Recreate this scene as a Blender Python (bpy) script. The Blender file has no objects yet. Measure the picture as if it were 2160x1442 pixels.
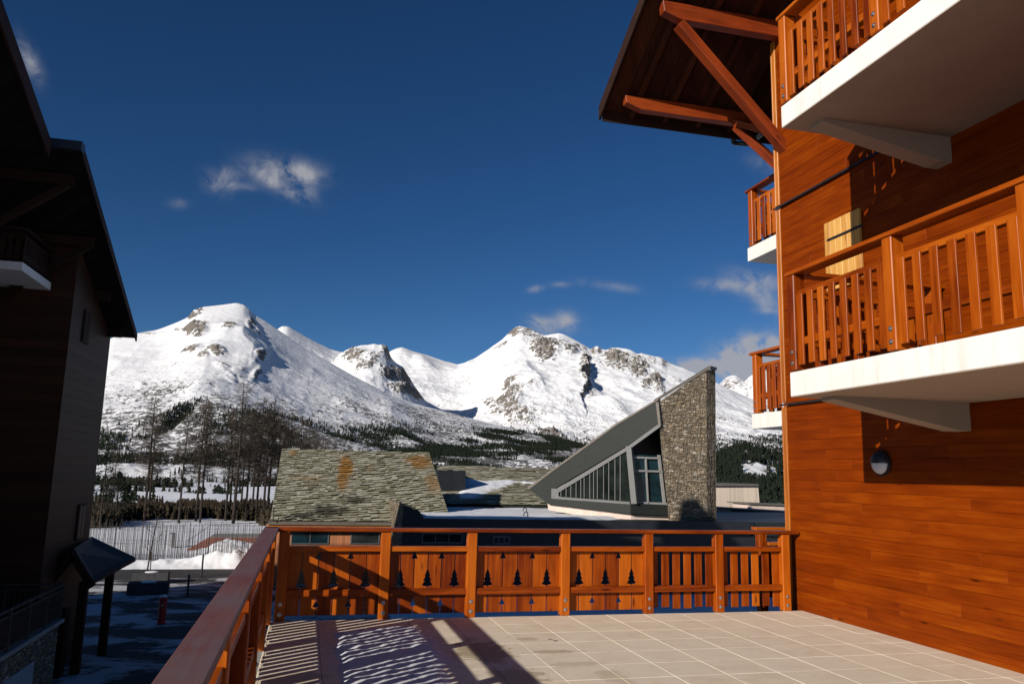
import bpy, bmesh, math, random
import numpy as np
from mathutils import Vector, Matrix

# ------------------------------------------------------------------ camera, sky, sun, exposure
SC = bpy.context.scene
COL = SC.collection
CAM_H = 1.75
F_PX, YAW, PITCH, ROLL = 1671.5, 0.246067, 0.164513, 0.024359
cam_d = bpy.data.cameras.new('camera'); cam = bpy.data.objects.new('camera', cam_d); COL.objects.link(cam)
cam_d.sensor_width = 36.0; cam_d.lens = F_PX / 2160 * 36.0
cam_d.clip_start = 0.05; cam_d.clip_end = 60000
_f = Vector((math.sin(YAW)*math.cos(PITCH), math.cos(YAW)*math.cos(PITCH), math.sin(PITCH)))
_r = Vector((math.cos(YAW), -math.sin(YAW), 0)); _u = _r.cross(_f)
R2 = _r*math.cos(ROLL) + _u*math.sin(ROLL); U2 = -_r*math.sin(ROLL) + _u*math.cos(ROLL)
m = Matrix.Identity(4)
for i in range(3):
    m[i][0] = R2[i]; m[i][1] = U2[i]; m[i][2] = -_f[i]
m[0][3], m[1][3], m[2][3] = 0, 0, CAM_H
cam.matrix_world = m
SC.camera = cam
SC.render.resolution_x, SC.render.resolution_y = 1024, 683

SUN_DIR = Vector((1.0, 0.72, -0.455)).normalized()      # the way the light travels
SUN_EL = math.asin(-SUN_DIR.z)
SUN_AZ = math.atan2(-SUN_DIR.x, -SUN_DIR.y)
ld = bpy.data.lights.new('sun', 'SUN'); ld.energy = 5.0; ld.angle = math.radians(0.5); ld.color = (1.0, 0.93, 0.83)
sun = bpy.data.objects.new('sun', ld); COL.objects.link(sun)
sun.rotation_euler = SUN_DIR.to_track_quat('-Z', 'Y').to_euler()

def ray(px, py):
    d = R2*(px-1080) - U2*(py-721) + _f*F_PX
    return d.normalized()
def at(px, py, X=None, Y=None, Z=None, D=None):
    """a point seen at a photograph pixel, on a given plane"""
    d = ray(px, py)
    if X is not None: t = X/d.x
    elif Y is not None: t = Y/d.y
    elif Z is not None: t = (Z-CAM_H)/d.z
    else: t = D/math.hypot(d.x, d.y)
    return Vector((0, 0, CAM_H)) + d*t

world = bpy.data.worlds.new('World'); SC.world = world; world.use_nodes = True
wn, wl = world.node_tree.nodes, world.node_tree.links
wn.clear()
def N(nt, t, **kw):
    n = nt.nodes.new(t)
    for k, v in kw.items(): setattr(n, k, v)
    return n
out = N(world.node_tree, 'ShaderNodeOutputWorld'); bg = N(world.node_tree, 'ShaderNodeBackground')
sky = N(world.node_tree, 'ShaderNodeTexSky', sky_type='NISHITA')
sky.sun_disc = False; sky.sun_elevation = SUN_EL; sky.sun_rotation = SUN_AZ
sky.altitude = 1500; sky.air_density = 0.75; sky.dust_density = 0.05; sky.ozone_density = 3.0
hs = N(world.node_tree, 'ShaderNodeHueSaturation'); hs.inputs['Saturation'].default_value = 1.19; hs.inputs['Value'].default_value = 0.76
hs.inputs['Hue'].default_value = 0.501
gm_ = N(world.node_tree, 'ShaderNodeGamma'); gm_.inputs['Gamma'].default_value = 1.10; wl.new(hs.outputs['Color'], gm_.inputs['Color'])
wl.new(sky.outputs[0], hs.inputs['Color'])
tc = N(world.node_tree, 'ShaderNodeTexCoord')
def wmath(op, a, b=None, c=None):
    n = N(world.node_tree, 'ShaderNodeMath', operation=op)
    for i, v in enumerate((a, b, c)):
        if v is None: continue
        if isinstance(v, (int, float)): n.inputs[i].default_value = v
        else: wl.new(v, n.inputs[i])
    return n.outputs[0]
def wdot(v):
    n = N(world.node_tree, 'ShaderNodeVectorMath', operation='DOT_PRODUCT'); wl.new(tc.outputs['Generated'], n.inputs[0]); n.inputs[1].default_value = v
    return n.outputs['Value']
nz = N(world.node_tree, 'ShaderNodeTexNoise'); nz.inputs['Scale'].default_value = 34; nz.inputs['Detail'].default_value = 8; nz.inputs['Roughness'].default_value = 0.62; nz.inputs['Distortion'].default_value = .35
wl.new(tc.outputs['Generated'], nz.inputs['Vector'])
nzv = wmath('MULTIPLY_ADD', nz.outputs['Fac'], 5.2, -1.75)
# clouds, each a soft patch around one direction of the sky: pixel, half sizes (px), tilt, strength
CL = [(600, 358, 62, 22, -8, .62), (640, 372, 36, 16, -10, .42), (560, 374, 34, 12, -22, .5), (615, 408, 40, 13, -22, .46), (650, 405, 16, 16, 0, .3), (458, 386, 24, 20, -25, .42), (482, 368, 22, 12, -15, .34), (500, 392, 34, 8, -5, .3), (62, 128, 13, 34, 12, .42), (376, 430, 18, 9, 0, .16),
      (1136, 683, 26, 17, -10, .75), (1193, 676, 24, 17, 0, .75), (1165, 700, 50, 16, 0, .2), (1285, 602, 50, 9, -8, .34), (1130, 609, 16, 7, 12, .4), (1180, 600, 20, 6, 0, .2), (1530, 602, 50, 13, -3, .42), (1610, 590, 60, 15, -12, .42), (1610, 628, 60, 20, -30, .5), (1640, 655, 40, 7, 0, .25),
      (1560, 766, 44, 24, -24, 1.9), (1630, 742, 56, 26, -14, 2.2), (1480, 772, 60, 14, -3, 1.0), (1590, 796, 90, 28, 0, 1.5), (1740, 780, 120, 50, 0, 1.2), (1610, 345, 32, 16, -22, .16)]
tot = None
for (px, py, rx, ry, tl, st) in CL:
    w0 = ray(px, py); u0 = (ray(px+10, py)-w0); u0 = (u0 - w0*u0.dot(w0)).normalized(); v0 = w0.cross(u0)
    a = math.radians(-tl); u1 = u0*math.cos(a)+v0*math.sin(a); v1 = -u0*math.sin(a)+v0*math.cos(a)
    w = wmath('MAXIMUM', wdot(w0), 0.05)
    x = wmath('DIVIDE', wdot(u1*(F_PX/rx*1.0)), w); y = wmath('DIVIDE', wdot(v1*(F_PX/ry*1.0)), w)
    r2 = wmath('ADD', wmath('MULTIPLY', x, x), wmath('MULTIPLY', y, y))
    msk = wmath('MULTIPLY', wmath('EXPONENT', wmath('MULTIPLY', r2, -1.1)), st)
    msk = wmath('MULTIPLY', msk, wmath('GREATER_THAN', wdot(w0), 0.3))
    tot = msk if tot is None else wmath('ADD', tot, msk)
cm = wmath('MULTIPLY', tot, nzv)
cm = wmath('MINIMUM', wmath('MAXIMUM', cm, 0.0), 0.9)
mixw = N(world.node_tree, 'ShaderNodeMix', data_type='RGBA')
wl.new(cm, mixw.inputs['Factor']); wl.new(gm_.outputs[0], mixw.inputs['A']); mixw.inputs['B'].default_value = (5.0, 5.1, 5.6, 1)
wl.new(mixw.outputs['Result'], bg.inputs['Color']); bg.inputs['Strength'].default_value = 0.07
wl.new(bg.outputs[0], out.inputs[0])
SC.view_settings.view_transform = 'Standard'; SC.view_settings.look = 'None'
SC.view_settings.gamma = 1; SC.view_settings.exposure = 0.06; SC.view_settings.use_curve_mapping = False

rnd = random.Random(7)
SC.cycles.diffuse_bounces = 1
# ------------------------------------------------------------------ materials
def mat(name, rough=0.6, spec=0.3, color=None):
    mt = bpy.data.materials.new(name); mt.use_nodes = True
    nt = mt.node_tree; b = nt.nodes['Principled BSDF']
    b.inputs['Roughness'].default_value = rough; b.inputs['Specular IOR Level'].default_value = spec
    if color: b.inputs['Base Color'].default_value = (*color, 1)
    return mt, nt, b
def lk(nt, a, b): nt.links.new(a, b)
def noise(nt, vec, scale, detail=4, rough=.55, dist=0):
    n = N(nt, 'ShaderNodeTexNoise'); n.inputs['Scale'].default_value = scale; n.inputs['Detail'].default_value = detail
    n.inputs['Roughness'].default_value = rough; n.inputs['Distortion'].default_value = dist
    if vec is not None: lk(nt, vec, n.inputs['Vector'])
    return n
def ramp(nt, fac, stops):
    r = N(nt, 'ShaderNodeValToRGB'); e = r.color_ramp.elements
    while len(e) < len(stops): e.new(0.5)
    for i, (p, c) in enumerate(stops):
        e[i].position = p; e[i].color = (*c, 1) if len(c) == 3 else c
    lk(nt, fac, r.inputs['Fac']); return r.outputs['Color']
def mix(nt, fac, a, b, mode='MIX'):
    n = N(nt, 'ShaderNodeMix', data_type='RGBA', blend_type=mode)
    for s, v in (('Factor', fac), ('A', a), ('B', b)):
        if isinstance(v, (int, float)): n.inputs[s].default_value = v
        elif isinstance(v, tuple): n.inputs[s].default_value = (*v, 1)
        else: lk(nt, v, n.inputs[s])
    return n.outputs['Result']
def mth(nt, op, a, b=None, c=None):
    n = N(nt, 'ShaderNodeMath', operation=op)
    for i, v in enumerate((a, b, c)):
        if v is None: continue
        if isinstance(v, (int, float)): n.inputs[i].default_value = v
        else: lk(nt, v, n.inputs[i])
    return n.outputs[0]
def mapping(nt, vec, scale=(1,1,1), rot=(0,0,0), loc=(0,0,0)):
    n = N(nt, 'ShaderNodeMapping'); n.inputs['Scale'].default_value = scale; n.inputs['Rotation'].default_value = rot; n.inputs['Location'].default_value = loc
    lk(nt, vec, n.inputs['Vector']); return n.outputs['Vector']
def bump(nt, b, h, strength=.3, dist=.01):
    n = N(nt, 'ShaderNodeBump'); n.inputs['Strength'].default_value = strength; n.inputs['Distance'].default_value = dist
    lk(nt, h, n.inputs['Height']); lk(nt, n.outputs['Normal'], b.inputs['Normal']); return n

def wood(name, dark, mid, light, rough=.42, spec=.45, knot=True, weather=None, tintamt=.5):
    mt, nt, b = mat(name, rough, spec)
    uv = N(nt, 'ShaderNodeUVMap'); uv.uv_map = 'UVMap'; v = uv.outputs['UV']
    tint = N(nt, 'ShaderNodeAttribute'); tint.attribute_name = 'tint'; t = tint.outputs['Fac']
    g1 = noise(nt, mapping(nt, v, (1.1, 26, 1)), 1.0, 6, .6, .6).outputs['Fac']
    g2 = noise(nt, mapping(nt, v, (5, 120, 1)), 1.0, 3, .5).outputs['Fac']
    bl = noise(nt, mapping(nt, v, (1.4, 5, 1)), 1.0, 3).outputs['Fac']
    f = mth(nt, 'ADD', mth(nt, 'MULTIPLY', g1, .5), mth(nt, 'MULTIPLY', bl, .5))
    f = mth(nt, 'ADD', f, mth(nt, 'MULTIPLY_ADD', t, tintamt*.36, -tintamt*.18))
    c = ramp(nt, f, [(.3, dark), (.52, mid), (.72, light)])
    c = mix(nt, mth(nt, 'MULTIPLY', mth(nt, 'SUBTRACT', .6, g2), .8), c, dark)
    if knot:
        vo = N(nt, 'ShaderNodeTexVoronoi'); vo.inputs['Scale'].default_value = 1; lk(nt, mapping(nt, v, (1.6, 6.5, 1)), vo.inputs['Vector'])
        k = mth(nt, 'ADD', vo.outputs['Distance'], mth(nt, 'MULTIPLY_ADD', g1, .1, -.05))
        kf = ramp(nt, k, [(.05, (1,1,1)), (.13, (0,0,0))])
        sep = N(nt, 'ShaderNodeSeparateColor'); lk(nt, vo.outputs['Color'], sep.inputs[0])
        kf = mth(nt, 'MULTIPLY', kf, mth(nt, 'GREATER_THAN', sep.outputs[0], .45))
        c = mix(nt, mth(nt, 'MULTIPLY', kf, .8), c, tuple(x*.28 for x in dark))
    if weather:
        geo = N(nt, 'ShaderNodeTexCoord')
        w = noise(nt, geo.outputs['Object'], 1.3, 6, .7).outputs['Fac']
        w2 = noise(nt, mapping(nt, v, (1.5, 14, 1)), 1, 4, .7).outputs['Fac']
        wf = ramp(nt, mth(nt, 'ADD', mth(nt, 'MULTIPLY', w, .6), mth(nt, 'MULTIPLY', w2, .4)), [(.40, (0,0,0)), (.60, (1,1,1))])
        c = mix(nt, mth(nt, 'MULTIPLY', wf, .85), c, weather)
    lk(nt, c, b.inputs['Base Color'])
    lk(nt, mth(nt, 'MULTIPLY_ADD', g1, .25, rough-.12), b.inputs['Roughness'])
    bump(nt, b, mth(nt, 'ADD', g1, mth(nt, 'MULTIPLY', g2, .4)), .25, .004)
    return mt
M = {}
M['siding'] = wood('stained_siding', (.115, .015, .0003), (.205, .0305, .0006), (.30, .060, .0013), rough=.5, spec=.08, tintamt=.3)
M['rail'] = wood('stained_rail_wood', (.13, .017, .0006), (.33, .060, .0022), (.48, .112, .006), rough=.38, spec=.22, tintamt=.95)
M['railtop'] = wood('weathered_handrail', (.10, .020, .007), (.155, .034, .012), (.20, .052, .021), rough=.5, spec=.3, weather=(.14, .10, .105))
M['trim'] = wood('pale_trim_wood', (.30, .075, .006), (.46, .14, .014), (.60, .22, .035), rough=.4)
M['pale'] = wood('pale_shutter_wood', (.42, .17, .035), (.66, .34, .08), (.78, .46, .14), rough=.5)
M['beam'] = wood('dark_beam_wood', (.11, .015, .001), (.23, .032, .002), (.32, .055, .004), rough=.5)
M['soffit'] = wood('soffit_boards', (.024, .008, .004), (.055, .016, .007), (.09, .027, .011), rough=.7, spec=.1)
M['dkwood'] = wood('old_dark_wood', (.018, .008, .006), (.032, .014, .009), (.05, .022, .013), rough=.7, spec=.15)
M['cladding_pale'] = wood('light_larch_cladding', (.36, .19, .10), (.50, .28, .16), (.60, .36, .22), rough=.7, spec=.1)

def simple(name, col, rough=.6, spec=.3, nscale=8, var=.12, metal=0, bumpd=0, bscale=None):
    mt, nt, b = mat(name, rough, spec)
    t = N(nt, 'ShaderNodeTexCoord').outputs['Object']
    n = noise(nt, t, nscale, 6, .65).outputs['Fac']
    lo = tuple(x*(1-var) for x in col); hi = tuple(min(1, x*(1+var)) for x in col)
    lk(nt, ramp(nt, n, [(.3, lo), (.7, hi)]), b.inputs['Base Color'])
    b.inputs['Metallic'].default_value = metal
    if bumpd:
        n2 = noise(nt, t, bscale or nscale*4, 5, .7).outputs['Fac']; bump(nt, b, n2, .6, bumpd)
    return mt
M['metal_dark'] = simple('dark_metal', (.045, .045, .05), .4, .5, 20, .2, .6)
M['metal'] = simple('galvanised_metal', (.42, .42, .43), .35, .5, 40, .2, .9)
M['grey_clad'] = simple('grey_sheet_cladding', (.020, .024, .022), .55, .2, 1.2, .12)
M['grey_frame'] = simple('grey_window_frame', (.13, .13, .13), .45, .4, 6, .1)
M['light_frame'] = simple('light_grey_frame', (.27, .27, .27), .45, .4, 6, .1)
M['black_clad'] = simple('black_sheet_cladding', (.016, .018, .022), .5, .35, 2, .3)
M['fascia_grey'] = simple('grey_fascia', (.14, .12, .10), .5, .3, 3, .2)
M['concrete'] = simple('pale_concrete', (.62, .50, .43), .85, .1, 2, .15, 0, .004)
M['concrete_dk'] = simple('grey_concrete', (.28, .27, .26), .85, .1, 4, .2, 0, .004)
M['roof_dark'] = simple('dark_mossy_batten', (.05, .048, .032), .9, .05, 6, .4)
M['planter'] = simple('dark_planter_concrete', (.06, .06, .065), .85, .1, 4, .2)
M['red'] = simple('red_paint', (.42, .012, .012), .35, .5, 8, .2)
M['soffit_shade'] = simple('painted_soffit_shade', (.40, .295, .225), .9, .05, 2, .06)  # slab plaster darkened: shade under the balconies put into the colour
M['steel'] = simple('brushed_steel', (.55, .55, .55), .3, .5, 30, .1, .8)
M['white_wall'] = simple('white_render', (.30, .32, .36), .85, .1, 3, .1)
M['lampglass'] = simple('opal_lamp_glass', (.55, .57, .62), .3, .5, 5, .05)
M['deckred'] = simple('red_brown_planks', (.30, .115, .08), .8, .1, 6, .2)
M['stake'] = simple('weathered_stake', (.075, .065, .057), .85, .1, 9, .35)
M['bark'] = simple('larch_bark', (.045, .036, .030), .95, .05, 6, .4)
M['twig'] = simple('bare_larch_twigs', (.068, .054, .043), .95, .05, 4, .35)
M['leaf'] = simple('dark_conifer_needles', (.016, .022, .014), .9, .1, 3, .5)

# white painted slab: faint streaks running down from the edge
mt, nt, b = mat('white_painted_concrete', .6, .25)
t = N(nt, 'ShaderNodeTexCoord').outputs['Object']
n1 = noise(nt, mapping(nt, t, (1, 9, .8)), 1, 5, .7).outputs['Fac']; n2 = noise(nt, t, 2.5, 5).outputs['Fac']
c = ramp(nt, n2, [(.3, (.78, .75, .70)), (.7, (.86, .84, .80))])
c = mix(nt, mth(nt, 'MULTIPLY', ramp(nt, n1, [(.52, (0,0,0)), (.75, (1,1,1))]), .4), c, (.50, .44, .36))
lk(nt, c, b.inputs['Base Color']); bump(nt, b, noise(nt, t, 60, 4, .7).outputs['Fac'], .3, .002); M['white'] = mt

# terrace tiles
mt, nt, b = mat('terrace_tiles', .62, .25)
t = N(nt, 'ShaderNodeTexCoord').outputs['Object']
ti = N(nt, 'ShaderNodeAttribute'); ti.attribute_name = 'tint'
f = noise(nt, t, 3.5, 8, .7).outputs['Fac']; f2 = noise(nt, t, 130, 2, .6).outputs['Fac']
c = ramp(nt, mth(nt, 'ADD', f, mth(nt, 'MULTIPLY_ADD', ti.outputs['Fac'], .12, -.06)), [(.28, (.72, .615, .47)), (.5, (.82, .715, .56)), (.8, (.87, .785, .64))])
c = mix(nt, mth(nt, 'MULTIPLY', f2, .15), c, (.62, .53, .42))
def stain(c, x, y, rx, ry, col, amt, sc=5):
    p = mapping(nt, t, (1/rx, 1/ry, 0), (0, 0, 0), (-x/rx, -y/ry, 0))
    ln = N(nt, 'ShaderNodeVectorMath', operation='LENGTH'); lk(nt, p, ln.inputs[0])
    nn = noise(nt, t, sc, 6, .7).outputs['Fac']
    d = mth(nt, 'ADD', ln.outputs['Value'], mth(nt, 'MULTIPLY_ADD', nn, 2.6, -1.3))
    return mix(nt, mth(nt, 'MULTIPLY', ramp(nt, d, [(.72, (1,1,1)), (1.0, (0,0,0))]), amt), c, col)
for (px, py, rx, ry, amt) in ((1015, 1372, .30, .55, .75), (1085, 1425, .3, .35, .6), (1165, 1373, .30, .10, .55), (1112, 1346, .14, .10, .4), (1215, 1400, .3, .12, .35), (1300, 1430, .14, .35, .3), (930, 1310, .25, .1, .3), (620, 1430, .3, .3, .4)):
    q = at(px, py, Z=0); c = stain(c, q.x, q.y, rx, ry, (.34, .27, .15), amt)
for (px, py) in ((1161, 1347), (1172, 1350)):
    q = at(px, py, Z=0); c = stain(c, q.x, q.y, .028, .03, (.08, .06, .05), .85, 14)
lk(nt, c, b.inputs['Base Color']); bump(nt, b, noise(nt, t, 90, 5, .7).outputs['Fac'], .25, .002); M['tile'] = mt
M['tile_bed'] = simple('sandy_grout', (.55, .47, .36), .95, .05, 10, .2)

def snow_mat(name, base=(.86, .87, .90), scale=1.0, dirt=0.0):
    mt, nt, b = mat(name, .65, .2)
    t = N(nt, 'ShaderNodeTexCoord').outputs['Object']
    n1 = noise(nt, t, 2*scale, 8, .65).outputs['Fac']; n2 = noise(nt, t, 30*scale, 5, .7).outputs['Fac']
    c = ramp(nt, n1, [(.3, tuple(x*.93 for x in base)), (.6, base)])
    if dirt: c = mix(nt, mth(nt, 'MULTIPLY', ramp(nt, n1, [(.5, (0,0,0)), (.72, (1,1,1))]), dirt), c, (.25, .22, .19))
    lk(nt, c, b.inputs['Base Color']); bump(nt, b, mth(nt, 'ADD', n1, mth(nt, 'MULTIPLY', n2, .3)), .5, .05/scale); return mt
M['snow'] = snow_mat('old_snow', scale=1.0, dirt=.25)
M['snow_fine'] = snow_mat('thawing_snow', base=(.66, .66, .70), scale=6.0)

def glass(name, tint=(.02, .035, .045), rough=.06):
    mt, nt, b = mat(name, rough, .4, tint)
    t = N(nt, 'ShaderNodeTexCoord').outputs['Object']
    n = noise(nt, t, .9, 3).outputs['Fac']
    lk(nt, ramp(nt, n, [(.35, tuple(x*.5 for x in tint)), (.7, tuple(x*1.8 for x in tint))]), b.inputs['Base Color'])
    bump(nt, b, noise(nt, t, .7, 2).outputs['Fac'], .08, .05); return mt
M['dull_pane'] = simple('dull_window', (.012, .018, .024), .5, .3)
M['glass'] = glass('dark_window_glass', (.012, .016, .014)); M['glass_teal'] = glass('teal_window_glass', (.006, .022, .03))

# dry stone facing
mt, nt, b = mat('ledge_stone', .9, .1)
t = N(nt, 'ShaderNodeTexCoord').outputs['Object']
sp = N(nt, 'ShaderNodeSeparateXYZ'); lk(nt, t, sp.inputs[0])
cb = N(nt, 'ShaderNodeCombineXYZ'); lk(nt, mth(nt, 'ADD', sp.outputs[0], mth(nt, 'MULTIPLY', sp.outputs[1], .9)), cb.inputs[0]); lk(nt, sp.outputs[2], cb.inputs[1])
wp = noise(nt, cb.outputs[0], 4, 3).outputs['Color']
vv = mix(nt, .05, cb.outputs[0], wp)
vo = N(nt, 'ShaderNodeTexVoronoi'); vo.inputs['Scale'].default_value = 1; vo.inputs['Randomness'].default_value = .9; lk(nt, mapping(nt, vv, (5.4, 22, 1)), vo.inputs['Vector'])
ve = N(nt, 'ShaderNodeTexVoronoi', feature='DISTANCE_TO_EDGE'); ve.inputs['Scale'].default_value = 1; ve.inputs['Randomness'].default_value = .9; lk(nt, mapping(nt, vv, (5.4, 22, 1)), ve.inputs['Vector'])
sc = N(nt, 'ShaderNodeSeparateColor'); lk(nt, vo.outputs['Color'], sc.inputs[0])
c = ramp(nt, sc.outputs[0], [(.05, (.16, .125, .085)), (.35, (.26, .21, .15)), (.6, (.34, .28, .205)), (.85, (.42, .31, .19)), (.97, (.60, .55, .47))])
c = mix(nt, ramp(nt, ve.outputs['Distance'], [(.015, (1,1,1)), (.07, (0,0,0))]), c, (.10, .08, .06))
lk(nt, c, b.inputs['Base Color']); bump(nt, b, mth(nt, 'ADD', mth(nt, 'MINIMUM', mth(nt, 'MULTIPLY', ve.outputs['Distance'], 4), .8), mth(nt, 'MULTIPLY', sc.outputs[1], .8)), 1, .06); M['stone'] = mt

# shingle stone with lichen
mt, nt, b = mat('lichen_stone_shingles', .85, .15)
t = N(nt, 'ShaderNodeTexCoord').outputs['Object']; ti = N(nt, 'ShaderNodeAttribute'); ti.attribute_name = 'tint'
f = noise(nt, t, 3.0, 6, .7).outputs['Fac']
c = ramp(nt, ti.outputs['Fac'], [(0, (.20, .19, .135)), (.3, (.32, .305, .225)), (.65, (.42, .405, .315)), (1, (.58, .56, .48))])
c = mix(nt, mth(nt, 'MULTIPLY', f, .5), c, (.23, .20, .10))
M['shingle_nt'] = (nt, b, t, c)
M['shingle'] = mt

def wallclad(name, col, groove=(1, 0), pitch=.14, rough=.6, var=.3):
    mt, nt, b = mat(name, rough, .2)
    t = N(nt, 'ShaderNodeTexCoord').outputs['Object']
    s = N(nt, 'ShaderNodeSeparateXYZ'); lk(nt, t, s.inputs[0])
    h = s.outputs[2] if groove[1] == 0 else mth(nt, 'ADD', s.outputs[0], s.outputs[1])
    q = mth(nt, 'DIVIDE', h, pitch); fr = mth(nt, 'FRACT', q); fl = mth(nt, 'FLOOR', q)
    wn_ = N(nt, 'ShaderNodeTexWhiteNoise', noise_dimensions='1D'); lk(nt, fl, wn_.inputs['W'])
    n = noise(nt, mapping(nt, t, (1.2, 1.2, 10) if groove[1] == 0 else (8, 8, 1)), 1, 6, .6).outputs['Fac']
    f = mth(nt, 'ADD', mth(nt, 'MULTIPLY', wn_.outputs['Value'], .5), mth(nt, 'MULTIPLY', n, .5))
    c = ramp(nt, f, [(.25, tuple(x*(1-var) for x in col)), (.75, tuple(x*(1+var) for x in col))])
    gm = ramp(nt, fr, [(.0, (1,1,1)), (.06, (0,0,0))])
    c = mix(nt, mth(nt, 'MULTIPLY', gm, .8), c, tuple(x*.25 for x in col))
    lk(nt, c, b.inputs['Base Color']); bump(nt, b, mth(nt, 'SUBTRACT', 1, gm), .5, .01); return mt
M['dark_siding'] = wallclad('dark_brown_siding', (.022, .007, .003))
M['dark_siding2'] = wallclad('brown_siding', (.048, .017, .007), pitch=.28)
M['vert_clad'] = wallclad('vertical_larch_boards', (.42, .17, .08), (0, 1), .16, .7, .2)
M['pale_ribbed'] = wallclad('pale_ribbed_panels', (.60, .50, .40), (0, 1), .22, .8, .12)
M['dark_roof'] = wallclad('dark_roof_sheets', (.014, .013, .014), (0, 1), .3, .6, .3)

# ------------------------------------------------------------------ mesh helpers
class MB:
    def __init__(s): s.v = []; s.f = []; s.uv = []; s.t = []
    def face(s, pts, uvs=None, tint=None):
        i = len(s.v); s.v += [tuple(p) for p in pts]; s.f.append(tuple(range(i, i+len(pts))))
        if uvs is None: uvs = [(0, 0)]*len(pts)
        s.uv.append(uvs); s.t.append(rnd.random() if tint is None else tint)
    def box(s, x0, x1, y0, y1, z0, z1, T=None, axis=None, tint=None):
        P = [Vector((x, y, z)) for x in (x0, x1) for y in (y0, y1) for z in (z0, z1)]
        L = (x1-x0, y1-y0, z1-z0); ax = axis if axis is not None else max(range(3), key=lambda k: L[k])
        o1, o2 = rnd.random()*40, rnd.random()*40; tt = rnd.random() if tint is None else tint
        oth = [k for k in range(3) if k != ax]
        i = len(s.v)
        Q = [T @ p for p in P] if T is not None else P
        s.v += [tuple(q) for q in Q]
        for fc in ((0,1,3,2), (4,6,7,5), (0,4,5,1), (2,3,7,6), (0,2,6,4), (1,5,7,3)):
            s.f.append(tuple(i+k for k in fc))
            s.uv.append([(P[k][ax]+o1, P[k][oth[0]]+P[k][oth[1]]+o2) for k in fc]); s.t.append(tt)
    def beam(s, a, b, w, h, up=(0, 0, 1), tint=None):
        a, b = Vector(a), Vector(b); d = (b-a); L = d.length; d.normalize(); up = Vector(up)
        sd = d.cross(up).normalized(); u = sd.cross(d)
        T = Matrix.Identity(4)
        for i in range(3): T[i][0] = d[i]; T[i][1] = sd[i]; T[i][2] = u[i]; T[i][3] = a[i]
        s.box(0, L, -w/2, w/2, -h/2, h/2, T, axis=0, tint=tint)
    def prism(s, poly, ext, ax=0, tint=None):
        """closed outline (list of 3D points) pushed along the vector ext"""
        poly = [Vector(p) for p in poly]; e = Vector(ext); n = len(poly)
        o1, o2 = rnd.random()*40, rnd.random()*40; tt = rnd.random() if tint is None else tint
        i = len(s.v); s.v += [tuple(p) for p in poly] + [tuple(p+e) for p in poly]
        oth = [k for k in range(3) if k != ax]
        def uv(k):
            p = Vector(s.v[k]); return (p[ax]+o1, p[oth[0]]+p[oth[1]]+o2)
        nrm = Vector((0, 0, 0))
        for k in range(n): nrm += poly[k].cross(poly[(k+1) % n])
        flip = nrm.dot(e) > 0
        A = list(range(i, i+n)); B = list(range(i+n, i+2*n))
        if flip: A = A[::-1]
        else: B = B[::-1]
        for fc in (A, B): s.f.append(tuple(fc)); s.uv.append([uv(k) for k in fc]); s.t.append(tt)
        for k in range(n):
            k2 = (k+1) % n
            fc = (i+k, i+k2, i+n+k2, i+n+k)
            if not flip: fc = fc[::-1]
            s.f.append(fc); s.uv.append([uv(q) for q in fc]); s.t.append(tt)
    def tube(s, a, b, r0, r1=None, n=8, cap=True, tint=None):
        a, b = Vector(a), Vector(b); r1 = r0 if r1 is None else r1; d = (b-a); L = d.length
        if L < 1e-6: return
        d.normalize()
        up = Vector((0, 0, 1)) if abs(d.z) < .9 else Vector((1, 0, 0)); x = d.cross(up).normalized(); y = d.cross(x)
        i = len(s.v); tt = rnd.random() if tint is None else tint
        for c, r in ((a, r0), (b, r1)):
            for k in range(n): an = 2*math.pi*k/n; s.v.append(tuple(c + x*(r*math.cos(an)) + y*(r*math.sin(an))))
        for k in range(n):
            k2 = (k+1) % n; s.f.append((i+k, i+n+k, i+n+k2, i+k2)); s.uv.append([(0, k/n), (L, k/n), (L, (k+1)/n), (0, (k+1)/n)]); s.t.append(tt)
        if cap:
            s.f.append(tuple(i+k for k in range(n))); s.uv.append([(0, 0)]*n); s.t.append(tt)
            s.f.append(tuple(i+n+k for k in range(n-1, -1, -1))); s.uv.append([(0, 0)]*n); s.t.append(tt)
    def lathe(s, c, prof, n=20, T=None, tint=None):
        i = len(s.v); tt = rnd.random() if tint is None else tint
        for (r, z) in prof:
            for k in range(n):
                an = 2*math.pi*k/n; p = Vector((r*math.cos(an), r*math.sin(an), z))
                if T is not None: p = T @ p
                s.v.append(tuple(Vector(c)+p))
        for j in range(len(prof)-1):
            for k in range(n):
                k2 = (k+1) % n; s.f.append((i+j*n+k, i+j*n+k2, i+(j+1)*n+k2, i+(j+1)*n+k)); s.uv.append([(0, 0)]*4); s.t.append(tt)
        for j, rev in ((0, True), (len(prof)-1, False)):
            fc = [i+j*n+k for k in range(n)]
            s.f.append(tuple(fc[::-1] if rev else fc)); s.uv.append([(0, 0)]*n); s.t.append(tt)
    def build(s, name, material, parent=None, bevel=0, smooth=False):
        me = bpy.data.meshes.new(name); me.from_pydata(s.v, [], s.f); me.update()
        uvl = me.uv_layers.new(name='UVMap'); flat = [c for f in s.uv for p in f for c in p]
        uvl.data.foreach_set('uv', flat)
        at_ = me.attributes.new('tint', 'FLOAT', 'FACE'); at_.data.foreach_set('value', s.t)
        me.materials.append(material)
        if smooth: me.polygons.foreach_set('use_smooth', [True]*len(me.polygons))
        o = bpy.data.objects.new(name, me); COL.objects.link(o)
        if parent: o.parent = parent
        if bevel:
            md = o.modifiers.new('bevel', 'BEVEL'); md.width = bevel; md.segments = 1; md.limit_method = 'ANGLE'; md.angle_limit = math.radians(50)
        return o
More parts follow.
